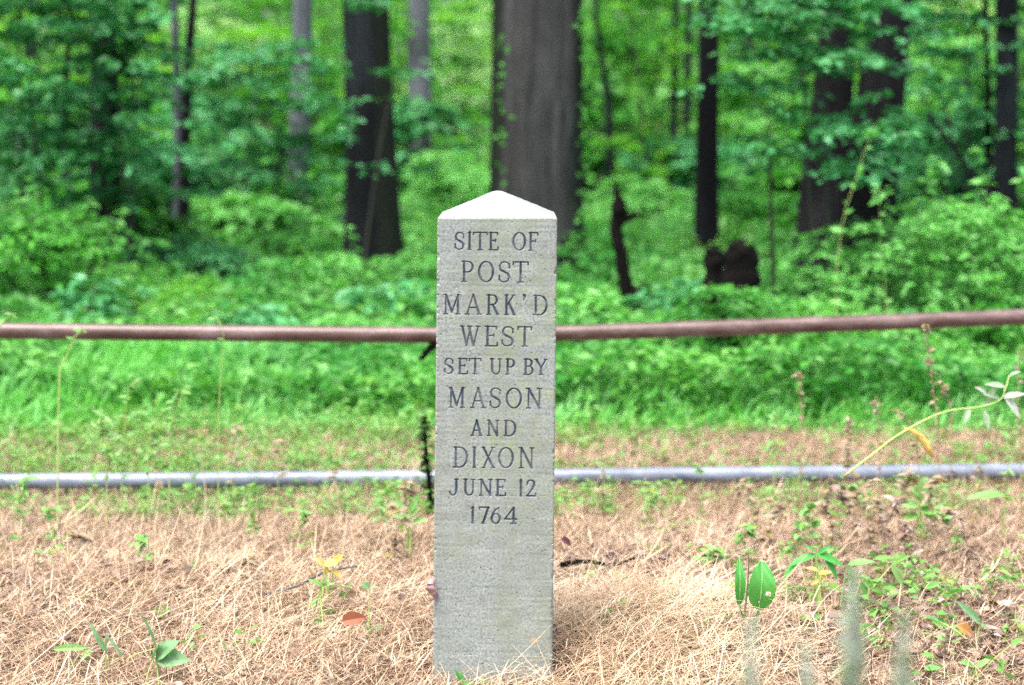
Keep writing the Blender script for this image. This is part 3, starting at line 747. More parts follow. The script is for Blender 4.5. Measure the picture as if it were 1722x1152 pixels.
bush("shrub", "large leafy shrub at the far left edge just behind the railing", 90, 11.0, 350, 330, 75, (.04, .075), M_leaf)
bush("shrub", "shrub with dark forked stems behind the left half of the railing", 320, 12.6, 400, 270, 55, (.04, .075), M_leaf_blue)
bush("shrub", "low green shrub left of the left dark trunk", 480, 14.0, 390, 230, 60, (.04, .08), M_leaf)
bush("shrub", "leafy shrub hiding the foot of the left dark trunk", 640, 12.6, 432, 190, 30, (.04, .075), M_leaf_bright)
bush("shrub", "bright yellow green dense shrub at the right behind the railing", 1610, 9.6, 335, 260, 120, (.028, .055), M_leaf_bright, nl=44)
bush("shrub", "shrub cut by the right edge of the view behind the railing", 1760, 9.9, 350, 200, 60, (.03, .06), M_leaf)
bush("shrub", "dark leaved shrub under the right end of the railing", 1650, 8.9, 520, 220, 45, (.035, .06), M_leaf)
bush("shrub", "small shrub in front of the twin trunks on the right", 1430, 9.7, 380, 230, 70, (.03, .055), M_leaf_bright)
bush("shrub", "leafy plant growing over the black stump", 1218, 8.9, 480, 165, 50, (.035, .06), M_leaf)
bush("shrub", "green shrub right of the stone post in front of the thick trunk", 985, 12.4, 385, 110, 26, (.035, .065), M_leaf)
bush("shrub", "low shrub between the leaning snag and the black stump", 1130, 9.7, 470, 170, 34, (.035, .065), M_leaf_blue)
bush("shrub", "tall shrub at the left edge rising behind the large leafy shrub", 40, 14.5, 200, 300, 75, (.045, .085), M_leaf_blue)
bush("shrub", "shrub between the forked shrub and the left dark trunk", 420, 17.5, 270, 260, 60, (.05, .09), M_leaf)
bush("shrub", "bright green shrub in the gap between the two large trunks", 745, 18.0, 250, 170, 50, (.05, .09), M_leaf_bright)
bush("shrub", "bright green shrub behind the leaning snag", 1075, 17.0, 300, 190, 55, (.05, .09), M_leaf_bright)
bush("shrub", "green shrub behind the black stump", 1260, 15.5, 320, 220, 60, (.045, .085), M_leaf)
for px, d, top, w, mt in [(-30, 9.6, 500, 200, M_leaf), (150, 10.2, 470, 170, M_leaf_blue), (250, 9.4, 560, 150, M_leaf_bright), (420, 9.8, 520, 170, M_leaf_blue), (560, 9.5, 540, 160, M_leaf_bright), (670, 10.3, 470, 150, M_leaf_blue), (985, 9.6, 480, 120, M_leaf_bright), (1330, 9.4, 500, 150, M_leaf_bright), (1480, 9.1, 530, 150, M_leaf_blue), (540, 11.8, 430, 170, M_leaf_bright), (330, 11.2, 470, 120, M_leaf_yel)]:
    bush("low_shrub", "knee high leafy plant on the wood edge just behind the railing", px, d, top, w, 24, (.035, .09), mt, cat="low plant", group="knee high plants behind the railing", nl=26, fan=(.08, .2), stems=4)
# saplings with layered branches
bush("sapling", "sapling whose cool green layered branches cross in front of the twin trunks", 1350, 9.8, -60, 420, 100, (.045, .085), M_leaf_blue, low=300, cat="sapling", stems=7, depth=.5, nl=40)
bush("sapling", "sapling with layered leaves at the upper right edge of the view", 1640, 12.6, -80, 330, 95, (.045, .09), M_leaf_blue, low=330, cat="sapling", nl=40)
bush("sapling", "sapling with thin leafy tiers crossing the left dark trunk", 600, 12.5, -40, 300, 15, (.045, .08), M_leaf_blue, low=330, depth=.3, cat="sapling", nl=40)
bush("sapling", "broad sapling with pale tiers left of the left dark trunk", 430, 17.0, 60, 330, 70, (.065, .12), M_leaf_blue, low=330, cat="sapling", nl=40)
bush("sapling", "leafy sapling among the thin stems at the upper left", 215, 12.5, -90, 330, 95, (.06, .11), M_leaf_blue, low=340, cat="sapling", nl=36)
bush("sapling", "sapling filling the top left corner of the view", 60, 12.2, -90, 260, 75, (.05, .10), M_leaf_blue, low=300, cat="sapling", nl=36)
bush("sapling", "yellow green sapling right of the thick grey trunk", 1080, 20.0, -110, 230, 60, (.06, .10), M_leaf_yel, low=330, cat="sapling")
bush("sapling", "yellow green sapling at the top left of centre", 440, 27.0, -120, 260, 60, (.08, .13), M_leaf_yel, low=140, cat="sapling", fan=(.2, .45))
# the shrub storey that closes the view between the trunks
for k, (px, d, top, w) in enumerate([(-420, 18, 120, 420), (-250, 14, 220, 340), (-700, 22, 60, 460), (-480, 12, 330, 300), (2050, 17, 120, 420), (1950, 12.5, 280, 320), (2350, 21, 60, 460), (-60, 17, 90, 330), (150, 19, 150, 330), (300, 21, 170, 330), (400, 15.5, 330, 240), (520, 19, 200, 280), (560, 24, 130, 300), (700, 22, 170, 240), (800, 20, 280, 200), (980, 22, 130, 240), (1060, 25, 60, 260), (1170, 20, 230, 260), (1250, 22, 100, 280), (1310, 17, 280, 240), (1400, 19, 160, 260), (1520, 15, 180, 280), (1600, 19, 60, 300), (1740, 15, 150, 280), (160, 13.5, 300, 260), (240, 16, 250, 260)]):
    bush("shrub", "shrub of the dense understorey seen blurred between the trunks", px, d, top, w, 62, (.07 + d * .0018, .12 + d * .0028), [M_leaf, M_leaf_blue, M_leaf_bright, M_leaf][k % 4], group="understorey shrubs between the trunks", nl=34, fan=(.14, .36), stems=4)
# more of them deeper in the wood
pj = [(-380, 26), (-560, 32), (-800, 30), (1990, 30), (2200, 27), (2450, 33), (-80, 24), (60, 30), (150, 22), (270, 27), (360, 33), (520, 24), (600, 31), (690, 27), (790, 34), (900, 26), (1010, 29), (1060, 23), (1140, 32), (1210, 25), (1290, 30), (1390, 22), (1470, 27), (1550, 33), (1640, 23), (1740, 29), (1830, 24), (-180, 31)]
for k, (px, d) in enumerate(pj):
    bush("understorey_tree", "young broadleaved tree seen blurred deep in the wood behind the shrubs", px + rs.normal(0, 12), d, -150, rs.uniform(200, 290), 60, (.09, .17),
         [M_leaf_yel, M_leaf, M_leaf_far, M_leaf_yel][k % 4], low=rs.uniform(250, 320), cat="young tree", group="young trees deep in the wood", nl=30, fan=(.25, .55), stems=3)
for px, d, top, low, w in [(757, 33, 20, 220, 130), (395, 30, 40, 130, 130), (330, 34, 10, 150, 110), (1590, 26, -20, 80, 120), (860, 36, 0, 260, 200)]:  # overexposed gaps, drawn as foliage with pale leaves
    bush("understorey_tree", "foliage painted pale for the bright gaps between the trunks deep in the wood", px, d, top, w, 40, (.12, .2), M_leaf_pale, low=low, cat="young tree", group="pale foliage standing in for bright gaps in the wood", nl=30, fan=(.3, .6), stems=2)  # understorey_tree here only stands in for the bright gaps
# the far wood, one mass
n = 120000
yy = rs.uniform(38, 78, n); xx = (rs.random(n) * 2 - 1) * (.27 * yy + 16); zz = rs.uniform(.1, 1, n) ** .9 * 9.5
cl_ = vnoise(xx * .35, zz * .5 + yy * .2, 60) * .6 + vnoise(xx * 1.1, zz * 1.4 + yy, 61) * .4; k = cl_ > -.35
P = np.stack([xx, yy, zz], 1)[k]; n = len(P); az = rs.random(n) * 6.28
L = rs.uniform(.22, .42, n)
V, Qv = leaves(P, np.stack([np.cos(az), np.sin(az), rs.normal(-.1, .3, n)], 1), norm(np.stack([rs.normal(0, .5, n), rs.normal(-.5, .5, n), np.ones(n)], 1)), L, L * .6)
tag(build("distant_wood", V, Qv, M_leaf_far), "hazy mass of green foliage closing the view at the far end of the wood", "far wood", kind="stuff")

# ------------------------------------------------------------------ trees
def tree(name, label, d, pts, r_px, mat, top_z=11.0, crown=True, group=None, flare=1.25, seg=28, limbs=4, rough=.0, cn=900, side_shade=()):
    """pts: (px, py) of the trunk axis from low to high in the photograph; r_px: widths there"""
    P = [at(x, y, d) for x, y in pts]
    z0 = float(gz(P[0][0], d)) - .15
    b = P[0].copy(); b[2] = z0
    R = [w / F * d / 2 for w in r_px]
    last = P[-1]; dirv = (P[-1] - P[0]) / max(P[-1][2] - P[0][2], .1)
    tops = [last + dirv * (zz - last[2]) * f for zz, f in ((top_z * .45, 1), (top_z * .75, .9), (top_z, .8))]
    for t_, zz in zip(tops, (top_z * .45, top_z * .75, top_z)): t_[2] = max(zz, last[2] + .4 + zz * .05)
    pp = [b] + [p for p in P if p[2] > z0 + .35] + tops
    rr = [R[0] * flare] + [r for p, r in zip(P, R) if p[2] > z0 + .35] + [R[-1] * .92, R[-1] * .6, R[-1] * .2]
    N = 70
    pp = np.array(pp); zl = pp[0, 2] + (pp[-1, 2] - pp[0, 2]) * np.linspace(0, 1, N) ** 1.6
    pc_ = np.stack([np.interp(zl, pp[:, 2], pp[:, 0]), np.interp(zl, pp[:, 2], pp[:, 1]), zl], 1); r_ = np.interp(zl, pp[:, 2], rr)
    for _ in range(3): pc_[1:-1, :2] = (pc_[:-2, :2] + 2 * pc_[1:-1, :2] + pc_[2:, :2]) / 4; r_[1:-1] = (r_[:-2] + 2 * r_[1:-1] + r_[2:]) / 4
    # denser rings low down; buttress ridges
    if seg > 20: seg = 64
    V, Qt = tube(pc_, r_, seg, 0)
    th = np.tile(np.arange(seg), N) / seg; zz_ = V[:N * seg, 2]; cen = np.repeat(pc_, seg, 0)
    k_ = 1 + .05 * vnoise(np.abs(th - .5) * 12 + d * 3, zz_ * .5, 70) + .035 * vnoise(np.abs(th - .5) * 44, zz_ * 1.3 + d, 71) + .07 * np.cos(th * 6.283 * 5 + d) * np.exp(-np.clip(zz_, 0, 9) * 2.2)
    V[:N * seg] = cen + (V[:N * seg] - cen) * k_[:, None]
    o = empty(name, (float(b[0]), float(b[1]), z0 + .15), label, "tree", group)
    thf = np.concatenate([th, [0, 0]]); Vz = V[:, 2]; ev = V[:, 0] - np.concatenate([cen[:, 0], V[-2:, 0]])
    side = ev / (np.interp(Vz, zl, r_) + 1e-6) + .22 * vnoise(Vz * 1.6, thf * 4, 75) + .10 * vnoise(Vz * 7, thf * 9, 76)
    shd = np.zeros(len(V))
    for a_, b_, w_ in side_shade: shd = np.maximum(shd, np.clip((side - a_) / w_, 0, 1) * np.clip((b_ - side) / w_, 0, 1))  # bands of shade across the trunk, put into its colour
    build("trunk", V, Qt, mat, o, smooth=True, attr={"side_shade": shd})
    if crown:
        C = []
        for k in range(limbs):
            i = int(N * rs.uniform(.60, .92)); s = pc_[i]; a = rs.random() * 6.28; Lb = rs.uniform(1.2, 3.0)
            e = s + np.array([math.cos(a) * Lb, math.sin(a) * Lb, rs.uniform(.6, 1.8)])
            build("limb", *tube(curve_pts([s, (s + e) / 2 + [0, 0, .2], e], 8), np.linspace(r_[i] * .5, .015, 8), 8, 0, cap=False), mat, o, smooth=True)
            C += [e + rs.normal(0, .7, 3) for _ in range(6)]
        C = np.array(C + [pc_[-1] + rs.normal(0, .9, 3) for _ in range(10)])
        V, Qv = sprays(C, rs.uniform(.6, 1.2, len(C)), max(10, cn // len(C) // 2), (.12, .2), .3, .15)
        build("crown", V, Qv, M_leaf, o)
    return o
T0 = tree("tree", "thick straight grey trunk directly behind the stone post", 12.6, [(905, 520), (903, 400), (904, 250), (905, 100), (904, 0)], [175, 150, 156, 158, 156], M_bark, cn=1500, side_shade=((-2, -.72, .12), (.66, 2, .12)))
T1 = tree("tree", "dark blue grey trunk left of the stone post", 13.4, [(632, 450), (628, 360), (624, 250), (619, 120), (615, 0)], [100, 92, 86, 80, 80], M_bark_blue, cn=1300, side_shade=((.22, 2, .15),))
tree("tree", "grey trunk with a dark knot at the right, left one of the close pair", 11.0, [(1378, 480), (1382, 400), (1390, 300), (1402, 150), (1412, 0)], [96, 88, 80, 66, 54], M_bark_twin, top_z=9)
T2 = tree("tree", "nearly black leaning trunk at the right, right one of the close pair", 10.6, [(1440, 500), (1452, 420), (1464, 300), (1482, 150), (1500, 0)], [110, 98, 90, 80, 68], M_bark_dark, top_z=9)
tree("tree", "dark slim trunk half hidden by leaves right of the thick grey trunk", 14.5, [(1188, 330), (1190, 200), (1192, 100), (1192, 0)], [40, 38, 36, 34], M_bark_dark)
tree("tree", "trunk with a pale mauve right side at the upper left", 13.2, [(178, 330), (178, 250), (176, 120), (172, 0)], [56, 52, 46, 44], M_bark_twin)
tree("tree", "thin black sapling trunk near the left edge", 16.0, [(112, 340), (112, 200), (114, 100), (117, 0)], [13, 12, 11, 10], M_bark_dark, top_z=6, limbs=2, cn=200, seg=12)
tree("tree", "pale thin trunk at the upper left beside a dark one", 14.4, [(300, 330), (299, 180), (296, 80), (292, 0)], [17, 16, 15, 14], M_bark_pale, top_z=8, limbs=2, cn=300, seg=12)
tree("tree", "dark thin crooked trunk touching the pale one at the upper left", 14.1, [(310, 320), (313, 200), (316, 110), (322, 40), (326, 0)], [20, 18, 18, 15, 14], M_bark_dark, top_z=7, limbs=2, cn=300, seg=12)
tree("tree", "distant bluish trunk at the top between the thin trunks and the left dark trunk", 18.0, [(500, 310), (506, 150), (508, 70), (509, 0)], [34, 34, 34, 33], M_bark_pale, cn=600)
tree("tree", "distant hazy trunk right of the left dark trunk", 23.0, [(708, 310), (708, 150), (706, 70), (706, 0)], [38, 38, 36, 36], M_bark_pale, cn=600)
tree("tree", "thin wavy trunk right of the thick grey trunk", 21.0, [(1022, 330), (1026, 240), (1022, 160), (1006, 60), (1000, 0)], [12, 13, 12, 10, 9], M_bark_blue, top_z=6, limbs=2, cn=200, seg=12)
tree("tree", "left one of two thin stems left of the dark slim trunk", 20.0, [(1130, 340), (1132, 240), (1134, 150), (1136, 60)], [12, 12, 11, 10], M_bark_blue, top_z=6, limbs=2, cn=200, seg=12)
tree("tree", "right one of two thin stems left of the dark slim trunk", 20.5, [(1150, 340), (1154, 240), (1156, 150), (1157, 60)], [14, 13, 12, 11], M_bark_blue, top_z=6, limbs=2, cn=200, seg=12)
tree("tree", "dark trunk in the upper right corner", 12.3, [(1690, 330), (1692, 200), (1694, 100), (1692, 0)], [40, 38, 38, 38], M_bark_blue, limbs=3)
tree("tree", "thin black stem just left of the upper right corner trunk", 12.5, [(1662, 360), (1662, 250), (1660, 120), (1656, 0)], [14, 12, 10, 9], M_bark_dark, top_z=5, limbs=2, cn=200, seg=12)
tree("tree", "thin grey trunk in the top left corner", 24.0, [(60, 330), (58, 200), (54, 90), (50, 0)], [26, 24, 22, 22], M_bark_blue, top_z=9, limbs=2, cn=300, seg=14)
tree("tree", "slim dark stem right of the trunk with the mauve side", 23.0, [(226, 330), (224, 200), (222, 100), (222, 0)], [14, 13, 12, 12], M_bark_dark, top_z=7, limbs=2, cn=300, seg=12)
tree("tree", "distant slim trunk left of the black stump's shrub", 28.0, [(1262, 320), (1260, 180), (1258, 80), (1256, 0)], [22, 22, 20, 20], M_bark_blue, top_z=9, limbs=2, cn=300, seg=14)

def vine(o, pts, d, spread, n, Ls, mat):
    C = curve_pts([at(x, y, d) for x, y in pts], 60); i = rs.integers(0, 60, n)
    P = C[i] + rs.normal(0, 1, (n, 3)) * np.array([spread, .03, .05]); L = rs.uniform(*Ls, n)
    D = np.stack([rs.normal(0, 1, n), rs.normal(-.4, .3, n), rs.normal(-.4, .6, n)], 1)
    build("climbing_vine", *leaves(P, D, norm(np.stack([rs.normal(0, .4, n), rs.normal(-1, .3, n), rs.uniform(.1, 1, n)], 1)), L, L * .7), mat, o)
M_vine2 = leaf_mat("green_ivy_leaf", [(.05, .26, .03), (.10, .40, .05), (.02, .10, .02)], .3)
vine(T0, [(842, 380), (836, 300), (845, 200), (838, 120), (846, 60)], 12.28, .02, 34, (.025, .05), M_vine2)
vine(T0, [(984, 430), (988, 300), (984, 180), (990, 90), (986, 20)], 12.38, .03, 90, (.025, .055), M_vine2)
# snag, stumps, fallen branches
d = 10.2
P = [at(x, y, d) for x, y in [(1060, 560), (1052, 480), (1042, 420), (1035, 385), (1041, 350), (1038, 325), (1034, 300)]]
V, Qq = tube(curve_pts(P, 40), np.interp(np.linspace(0, 1, 40), [0, .3, .55, .66, .8, 1], [.040, .034, .028, .042, .022, .003]), 12, .10)
sn = empty("snag", tuple(at(1060, 560, d)), "broken black dead stem with a short side spike right of the stone post", "dead tree")
build("trunk", V, Qq, M_rot, sn, smooth=True)
P = [at(x, y, d) for x, y in [(1040, 372), (1056, 366), (1072, 362), (1084, 361)]]
V, Qq = tube(curve_pts(P, 14), np.linspace(.030, .004, 14), 10, .08)
build("branch", V, Qq, M_rot, sn, smooth=True)
def stump(label, px, top, bot, w, d):
    P = [at(x, y, d) for x, y in [(px - 2, bot + 20), (px, bot - 20), (px + 1, (top + bot) / 2), (px + 3, top + 8), (px + 4, top)]]
    r = w / F * d / 2
    V, Qq = tube(curve_pts(P, 30), np.interp(np.linspace(0, 1, 30), [0, .4, .8, 1], [r * 1.2, r * .9, r * .7, r * .15]) * (1 + .2 * vnoise(np.arange(30) * .5, np.arange(30) * 0, int(px))), 20, .09)
    tag(build("stump", V, Qq, M_rot, smooth=True), label, "stump")
stump("rotten black stump overgrown with leaves, right one of two", 1244, 410, 560, 70, 9.2)
stump("narrower black broken stump left of the wider one", 1198, 420, 560, 44, 9.4)
def branch(label, pts, d0, d1, w0, w1, mat=M_rot):
    n = len(pts); ds = np.linspace(d0, d1, n)
    P = [at(x, y, dd) for (x, y), dd in zip(pts, ds)]
    V, Qq = tube(curve_pts(P, 26), np.linspace(w0, w1, 26) / F * (d0 + d1) / 4, 8, .1)
    return tag(build("fallen_branch", V, Qq, mat, smooth=True), label, "branch")
branch("black fallen log lying in the leaves below the snag and the stump", [(1060, 486), (1100, 500), (1150, 510), (1200, 522), (1290, 530)], 10.2, 9.9, 16, 14)
branch("grey bare branch leaning on the foot of the left dark trunk", [(575, 366), (600, 352), (625, 334), (650, 330)], 14.1, 14.6, 9, 5, M_bark_pale)
branch("black forked dead branch behind the left half of the railing, left arm", [(234, 640), (215, 612), (200, 588), (178, 575)], 10.3, 10.5, 16, 8)
branch("shorter right arm of the black forked dead branch behind the left railing", [(232, 640), (240, 618), (254, 602), (262, 590)], 10.3, 10.5, 12, 5)
branch("dark dead stick lying in the straw right of the stone post", [(942, 950), (985, 944), (1030, 950), (1068, 938)], 4.98, 5.0, 9, 4)
branch("grey brown twig in the straw left of the stone post", [(448, 1000), (500, 985), (548, 962), (600, 952)], 4.75, 4.85, 5, 3, M_bark_pale)
branch("thin dark branch sloping down through the leaves at the right", [(1560, 190), (1600, 245), (1640, 300), (1680, 345)], 11.5, 11.2, 8, 10, M_bark_dark)

# ------------------------------------------------------------------ weeds and stalks one can tell apart
rw = np.random.default_rng(5)
def plant(name, label, cat, pts, d, r0, leafs, mat=M_weed, stem=M_stem, group=None, ground=True, n=16, r1=.0006):
    """a stem through photograph points; leafs = (count, length range, width ratio, spread from t0 to t1)"""
    P = [at(x, y, d + (k_ * 0)) for k_, (x, y) in enumerate(pts)]
    if ground:
        b = P[0].copy(); b[2] = float(gz(b[0], b[1])) - .01; b[0] += (P[0][0] - P[1][0]) * .3
        if P[0][2] > b[2] + .02: P = [b] + P
        else: P[0] = b
    C = curve_pts(P, n)
    o = empty(name, tuple(C[0]), label, cat, group)
    build("stem", *tube(C, np.linspace(r0, r1, n), 6, 0, cap=False), stem, o, smooth=True)
    if leafs:
        cnt, Lr, wr, t0, t1 = leafs
        t = rw.uniform(t0, t1, cnt); i = t * (n - 1); k = np.clip(i.astype(int), 0, n - 2); f = (i - k)[:, None]
        B = C[k] * (1 - f) + C[k + 1] * f; az = rw.random(cnt) * 6.28
        D = np.stack([np.cos(az), np.sin(az) * .7, rw.uniform(-.35, .75, cnt)], 1)
        N = norm(np.stack([rw.normal(0, .4, cnt), rw.normal(-.5, .4, cnt), np.ones(cnt)], 1))
        L = rw.uniform(*Lr, cnt)
        build("foliage", *leaves(B, D, N, L, L * wr, .15, .25, True), mat, o)
    return o

# plant with two broad leaves right of the post
dk = 4.40
M_rib = leaf_mat('pale_leaf_rib', [(.22, .50, .16), (.26, .52, .2)], .1)
o = empty("broad_leaved_plant", tuple(at(1252, 1045, dk)), "plant with two big upright green leaves, one with a hole, right of the stone post", "plant")
def big_leaf(base, tip, wid, d, name="leaf", bend=.02, hole=False):
    b = at(*base, d); t = at(*tip, d); ax = t - b; L = np.linalg.norm(ax); ax /= L
    S = norm(np.cross(ax, np.array([0, -1.0, .15]))); U = np.cross(S, ax)
    nu, nv_ = 22, 13; u = np.linspace(0, 1, nu)[:, None]; v = np.linspace(-1, 1, nv_)[None]
    w = wid / F * d / 2 * np.sin(np.pi * np.clip(u, .012, .988) ** .92) ** .55 * (1 + .04 * np.sin(u * 40))
    Pm = b + ax * (u * L)[..., None] + S * (v * w)[..., None] + U * (np.abs(v) ** 1.3 * w * .35 + bend * np.sin(u * np.pi) + .0012 * np.cos(v * 9 + u * 20))[..., None]
    ii = (np.arange(nu - 1)[:, None] * nv_ + np.arange(nv_ - 1)[None]); q = np.stack([ii, ii + 1, ii + nv_ + 1, ii + nv_], -1)
    if hole:
        keep = np.ones((nu - 1, nv_ - 1), bool); keep[7:9, 8:10] = False; keep[3:4, 5:6] = False; q = q[keep]
    lf = build(name, Pm, q.reshape(-1, 4), M_dock, o, smooth=True)
    build("midrib", *tube(Pm[:, nv_ // 2] + np.array([0, -.001, 0]), np.linspace(.0016, .0006, nu), 6, 0, cap=False), M_rib, lf, smooth=True)
    return lf
big_leaf((1276, 1024), (1282, 944), 47, 4.38, hole=True)
big_leaf((1243, 1018), (1243, 936), 18, 4.42)
for a_, b_ in (((1276, 1024), (1262, 1062)), ((1243, 1016), (1252, 1060))):
    Pp = [at(*a_, 4.40), (at(*a_, 4.40) + at(*b_, 4.41)) / 2 + [.001, 0, .002], at(*b_, 4.42)]
    build("stem", *tube(curve_pts(Pp, 10), np.linspace(.0018, .0030, 10), 8), M_dock, o, smooth=True)
P = [at(x, y, dk) for x, y in [(1250, 1050), (1254, 1015), (1257, 985), (1259, 950), (1258, 925)]]
build("stem", *tube(curve_pts(P, 14), np.linspace(.0028, .001, 14), 8), leaf_mat("dark_stem", [(.10, .14, .07), (.12, .12, .08)], .05), o, smooth=True)

# arching pokeweed-like cluster and other leafy weeds on the right
def leafy(label, spots, d, mat, L, wr=.38, cat="weed", name="leafy_weed"):
    """individual long leaves given as (base px, tip px)"""
    b0 = np.array(spots[0][0]); g0 = at(*b0, d); g0[2] = float(gz(g0[0], d))
    o = empty(name, tuple(g0), label, cat)
    B = np.array([at(*s[0], d) for s in spots]); T = np.array([at(*s[1], d) for s in spots])
    D = T - B; Ln = np.linalg.norm(D, axis=1); D[:, 1] -= Ln * .25
    N = norm(np.stack([rw.normal(0, .3, len(B)), rw.normal(-.7, .25, len(B)), np.ones(len(B))], 1))
    build("foliage", *leaves(B, D, N, Ln, Ln * wr, .15, .12, True), mat, o)
    A = Acc()
    for b in B:
        g_ = g0 + np.array([rw.normal(0, .01), rw.normal(0, .01), -.01])
        A.add(*tube(curve_pts([g_, (g_ + b) / 2 + [0, 0, .01], b], 8), np.linspace(.0022, .001, 8), 6, cap=False))
    build("stem", *A.get(), M_stem, o, smooth=True)
    return o
leafy("green weed with long arching leaves right of the two broad leaves", [((1372, 932), (1322, 944)), ((1372, 930), (1420, 945)), ((1385, 934), (1412, 972)), ((1345, 940), (1312, 968)), ((1372, 928), (1352, 912)), ((1375, 932), (1395, 914))], 4.75, M_dock, .08, .30)
leafy("green weed with narrow leaves left of the tallest blurred spike", [((1425, 950), (1470, 936)), ((1425, 950), (1440, 985)), ((1448, 975), (1488, 996)), ((1448, 975), (1460, 1010)), ((1470, 940), (1500, 932)), ((1505, 945), (1530, 930)), ((1500, 950), (1520, 985)), ((1470, 1010), (1450, 1020))], 4.70, M_weed, .08, .32)
leafy("yellowing weed under the arching green leaves", [((1376, 960), (1355, 950)), ((1376, 962), (1392, 975)), ((1378, 975), (1362, 982)), ((1380, 985), (1388, 998)), ((1376, 965), (1398, 958))], 4.70, M_yellow, .05, .4)
leafy("weed with bluish green blade leaves at the lower right", [((1650, 1050), (1610, 1005)), ((1648, 1048), (1665, 1058)), ((1580, 1045), (1550, 1028)), ((1582, 1046), (1596, 1060))], 4.40, M_bluegreen, .08, .25)
leafy("light green weed in the bottom right corner", [((1640, 1120), (1612, 1108)), ((1642, 1122), (1662, 1105)), ((1640, 1125), (1625, 1140)), ((1555, 1125), (1580, 1118)), ((1700, 1085), (1718, 1070))], 4.15, M_weed, .05, .5)
leafy("lime green leafy weed in front of the ground pipe at the right", [((1545, 850), (1510, 842)), ((1545, 850), (1570, 838)), ((1548, 835), (1530, 815)), ((1548, 835), (1568, 812)), ((1550, 860), (1580, 872)), ((1545, 865), (1515, 870)), ((1548, 845), (1550, 800)), ((1545, 858), (1592, 855)), ((1540, 875), (1560, 888))], 5.6, M_weed, .06, .5)
leafy("tuft of blade leaves at the lower left", [((180, 1100), (152, 1040)), ((205, 1105), (186, 1062)), ((262, 1090), (250, 1025)), ((180, 1100), (176, 1060))], 4.25, M_bluegreen, .08, .14)
leafy("single pale bluish green leaf with a yellow edge at the lower left", [((262, 1108), (298, 1070)), ((262, 1108), (320, 1102)), ((258, 1110), (268, 1070))], 4.1, M_bluegreen, .08, .6)
leafy("short green weed near the bottom left of centre", [((380, 1115), (378, 1080)), ((396, 1118), (402, 1078)), ((390, 1112), (372, 1090)), ((396, 1110), (412, 1095))], 4.3, M_weed, .05, .22)
leafy("yellow fallen leaf cluster in the dead grass left of the post", [((545, 950), (532, 936)), ((545, 950), (572, 940)), ((556, 958), (578, 968)), ((550, 952), (548, 968)), ((560, 948), (576, 930))], 4.75, M_yellow, .05, .55)
leafy("light green weed beneath the yellow leaves left of the post", [((540, 985), (520, 970)), ((540, 985), (562, 978)), ((538, 1005), (515, 1020)), ((540, 1040), (522, 1052)), ((545, 1045), (562, 1058)), ((540, 995), (545, 965))], 4.6, M_weed, .05, .4)
leafy("green weed tuft close to the left side of the stone post", [((690, 870), (660, 862)), ((690, 870), (705, 850)), ((692, 880), (718, 868)), ((680, 850), (655, 840)), ((690, 860), (700, 838)), ((684, 872), (668, 892))], 5.3, M_weed, .05, .45)
leafy("small upright green blade at the foot of the stone post", [((774, 1146), (767, 1122)), ((776, 1146), (778, 1128))], 4.14, M_dock, .05, .32, "grass blade", "grass_blade")
leafy("pale green round leaved weed in the dead grass left of the post foot", [((622, 990), (608, 978)), ((622, 990), (636, 984)), ((628, 1060), (612, 1050)), ((630, 1060), (645, 1048))], 4.5, M_bluegreen, .05, .7)
leafy("broad lime leaf at the right below the ground pipe", [((1690, 832), (1622, 826)), ((1692, 832), (1700, 815))], 5.5, M_weed, .05, .3)
# single coloured leaves
def one_leaf(label, base, tip, d, mat, wr=.4, cat="fallen leaf"):
    B = np.array([at(*base, d)]); T = np.array([at(*tip, d)]); D = T - B; Ln = np.linalg.norm(D, axis=1)
    V, Qq = leaves(B, D, norm(np.array([[.1, -.9, .6]])), Ln, Ln * wr, .2, .15, True)
    return tag(build("fallen_leaf" if cat == "fallen leaf" else "leaf", V, Qq, mat), label, cat)
one_leaf("orange brown fallen leaf on the dead grass left of the post foot", (575, 1045), (615, 1035), 4.35, leaf_mat("rust_leaf", [(.17, .05, .025), (.22, .07, .03)], .1), .6)
one_leaf("orange leaf lying at the lower right", (1608, 1050), (1640, 1066), 4.35, leaf_mat("orange_leaf", [(.42, .20, .06), (.46, .25, .08)], .2), .6)
one_leaf("red brown fallen leaf near the bottom left", (478, 1125), (512, 1132), 4.17, leaf_mat("red_brown_leaf", [(.42, .17, .10), (.36, .15, .09)], .1), .45)
one_leaf("dark red fallen leaf beside the right edge of the stone post", (944, 905), (962, 915), 5.0, leaf_mat("dark_red_leaf", [(.12, .04, .05), (.10, .03, .04)], .1), .6)
one_leaf("pale yellow green leaf flat on the grass at the left", (88, 1092), (150, 1084), 4.2, M_weed, .2)

M_moss = leaf_mat("dark_mossy_leaf", [(.01, .02, .006), (.03, .08, .015), (.10, .28, .03), (.02, .03, .01)], .15)
# dark mossy stalk left of the post, in line with the ground pipe
plant("mossy_stalk", "dark mossy dead stalk beside the left edge of the stone post", "stalk", [(729, 870), (723, 830), (720, 790), (716, 755), (715, 720), (717, 700)], 5.9, .008, (150, (.012, .036), .6, .05, 1), M_moss, M_rot, r1=.005)
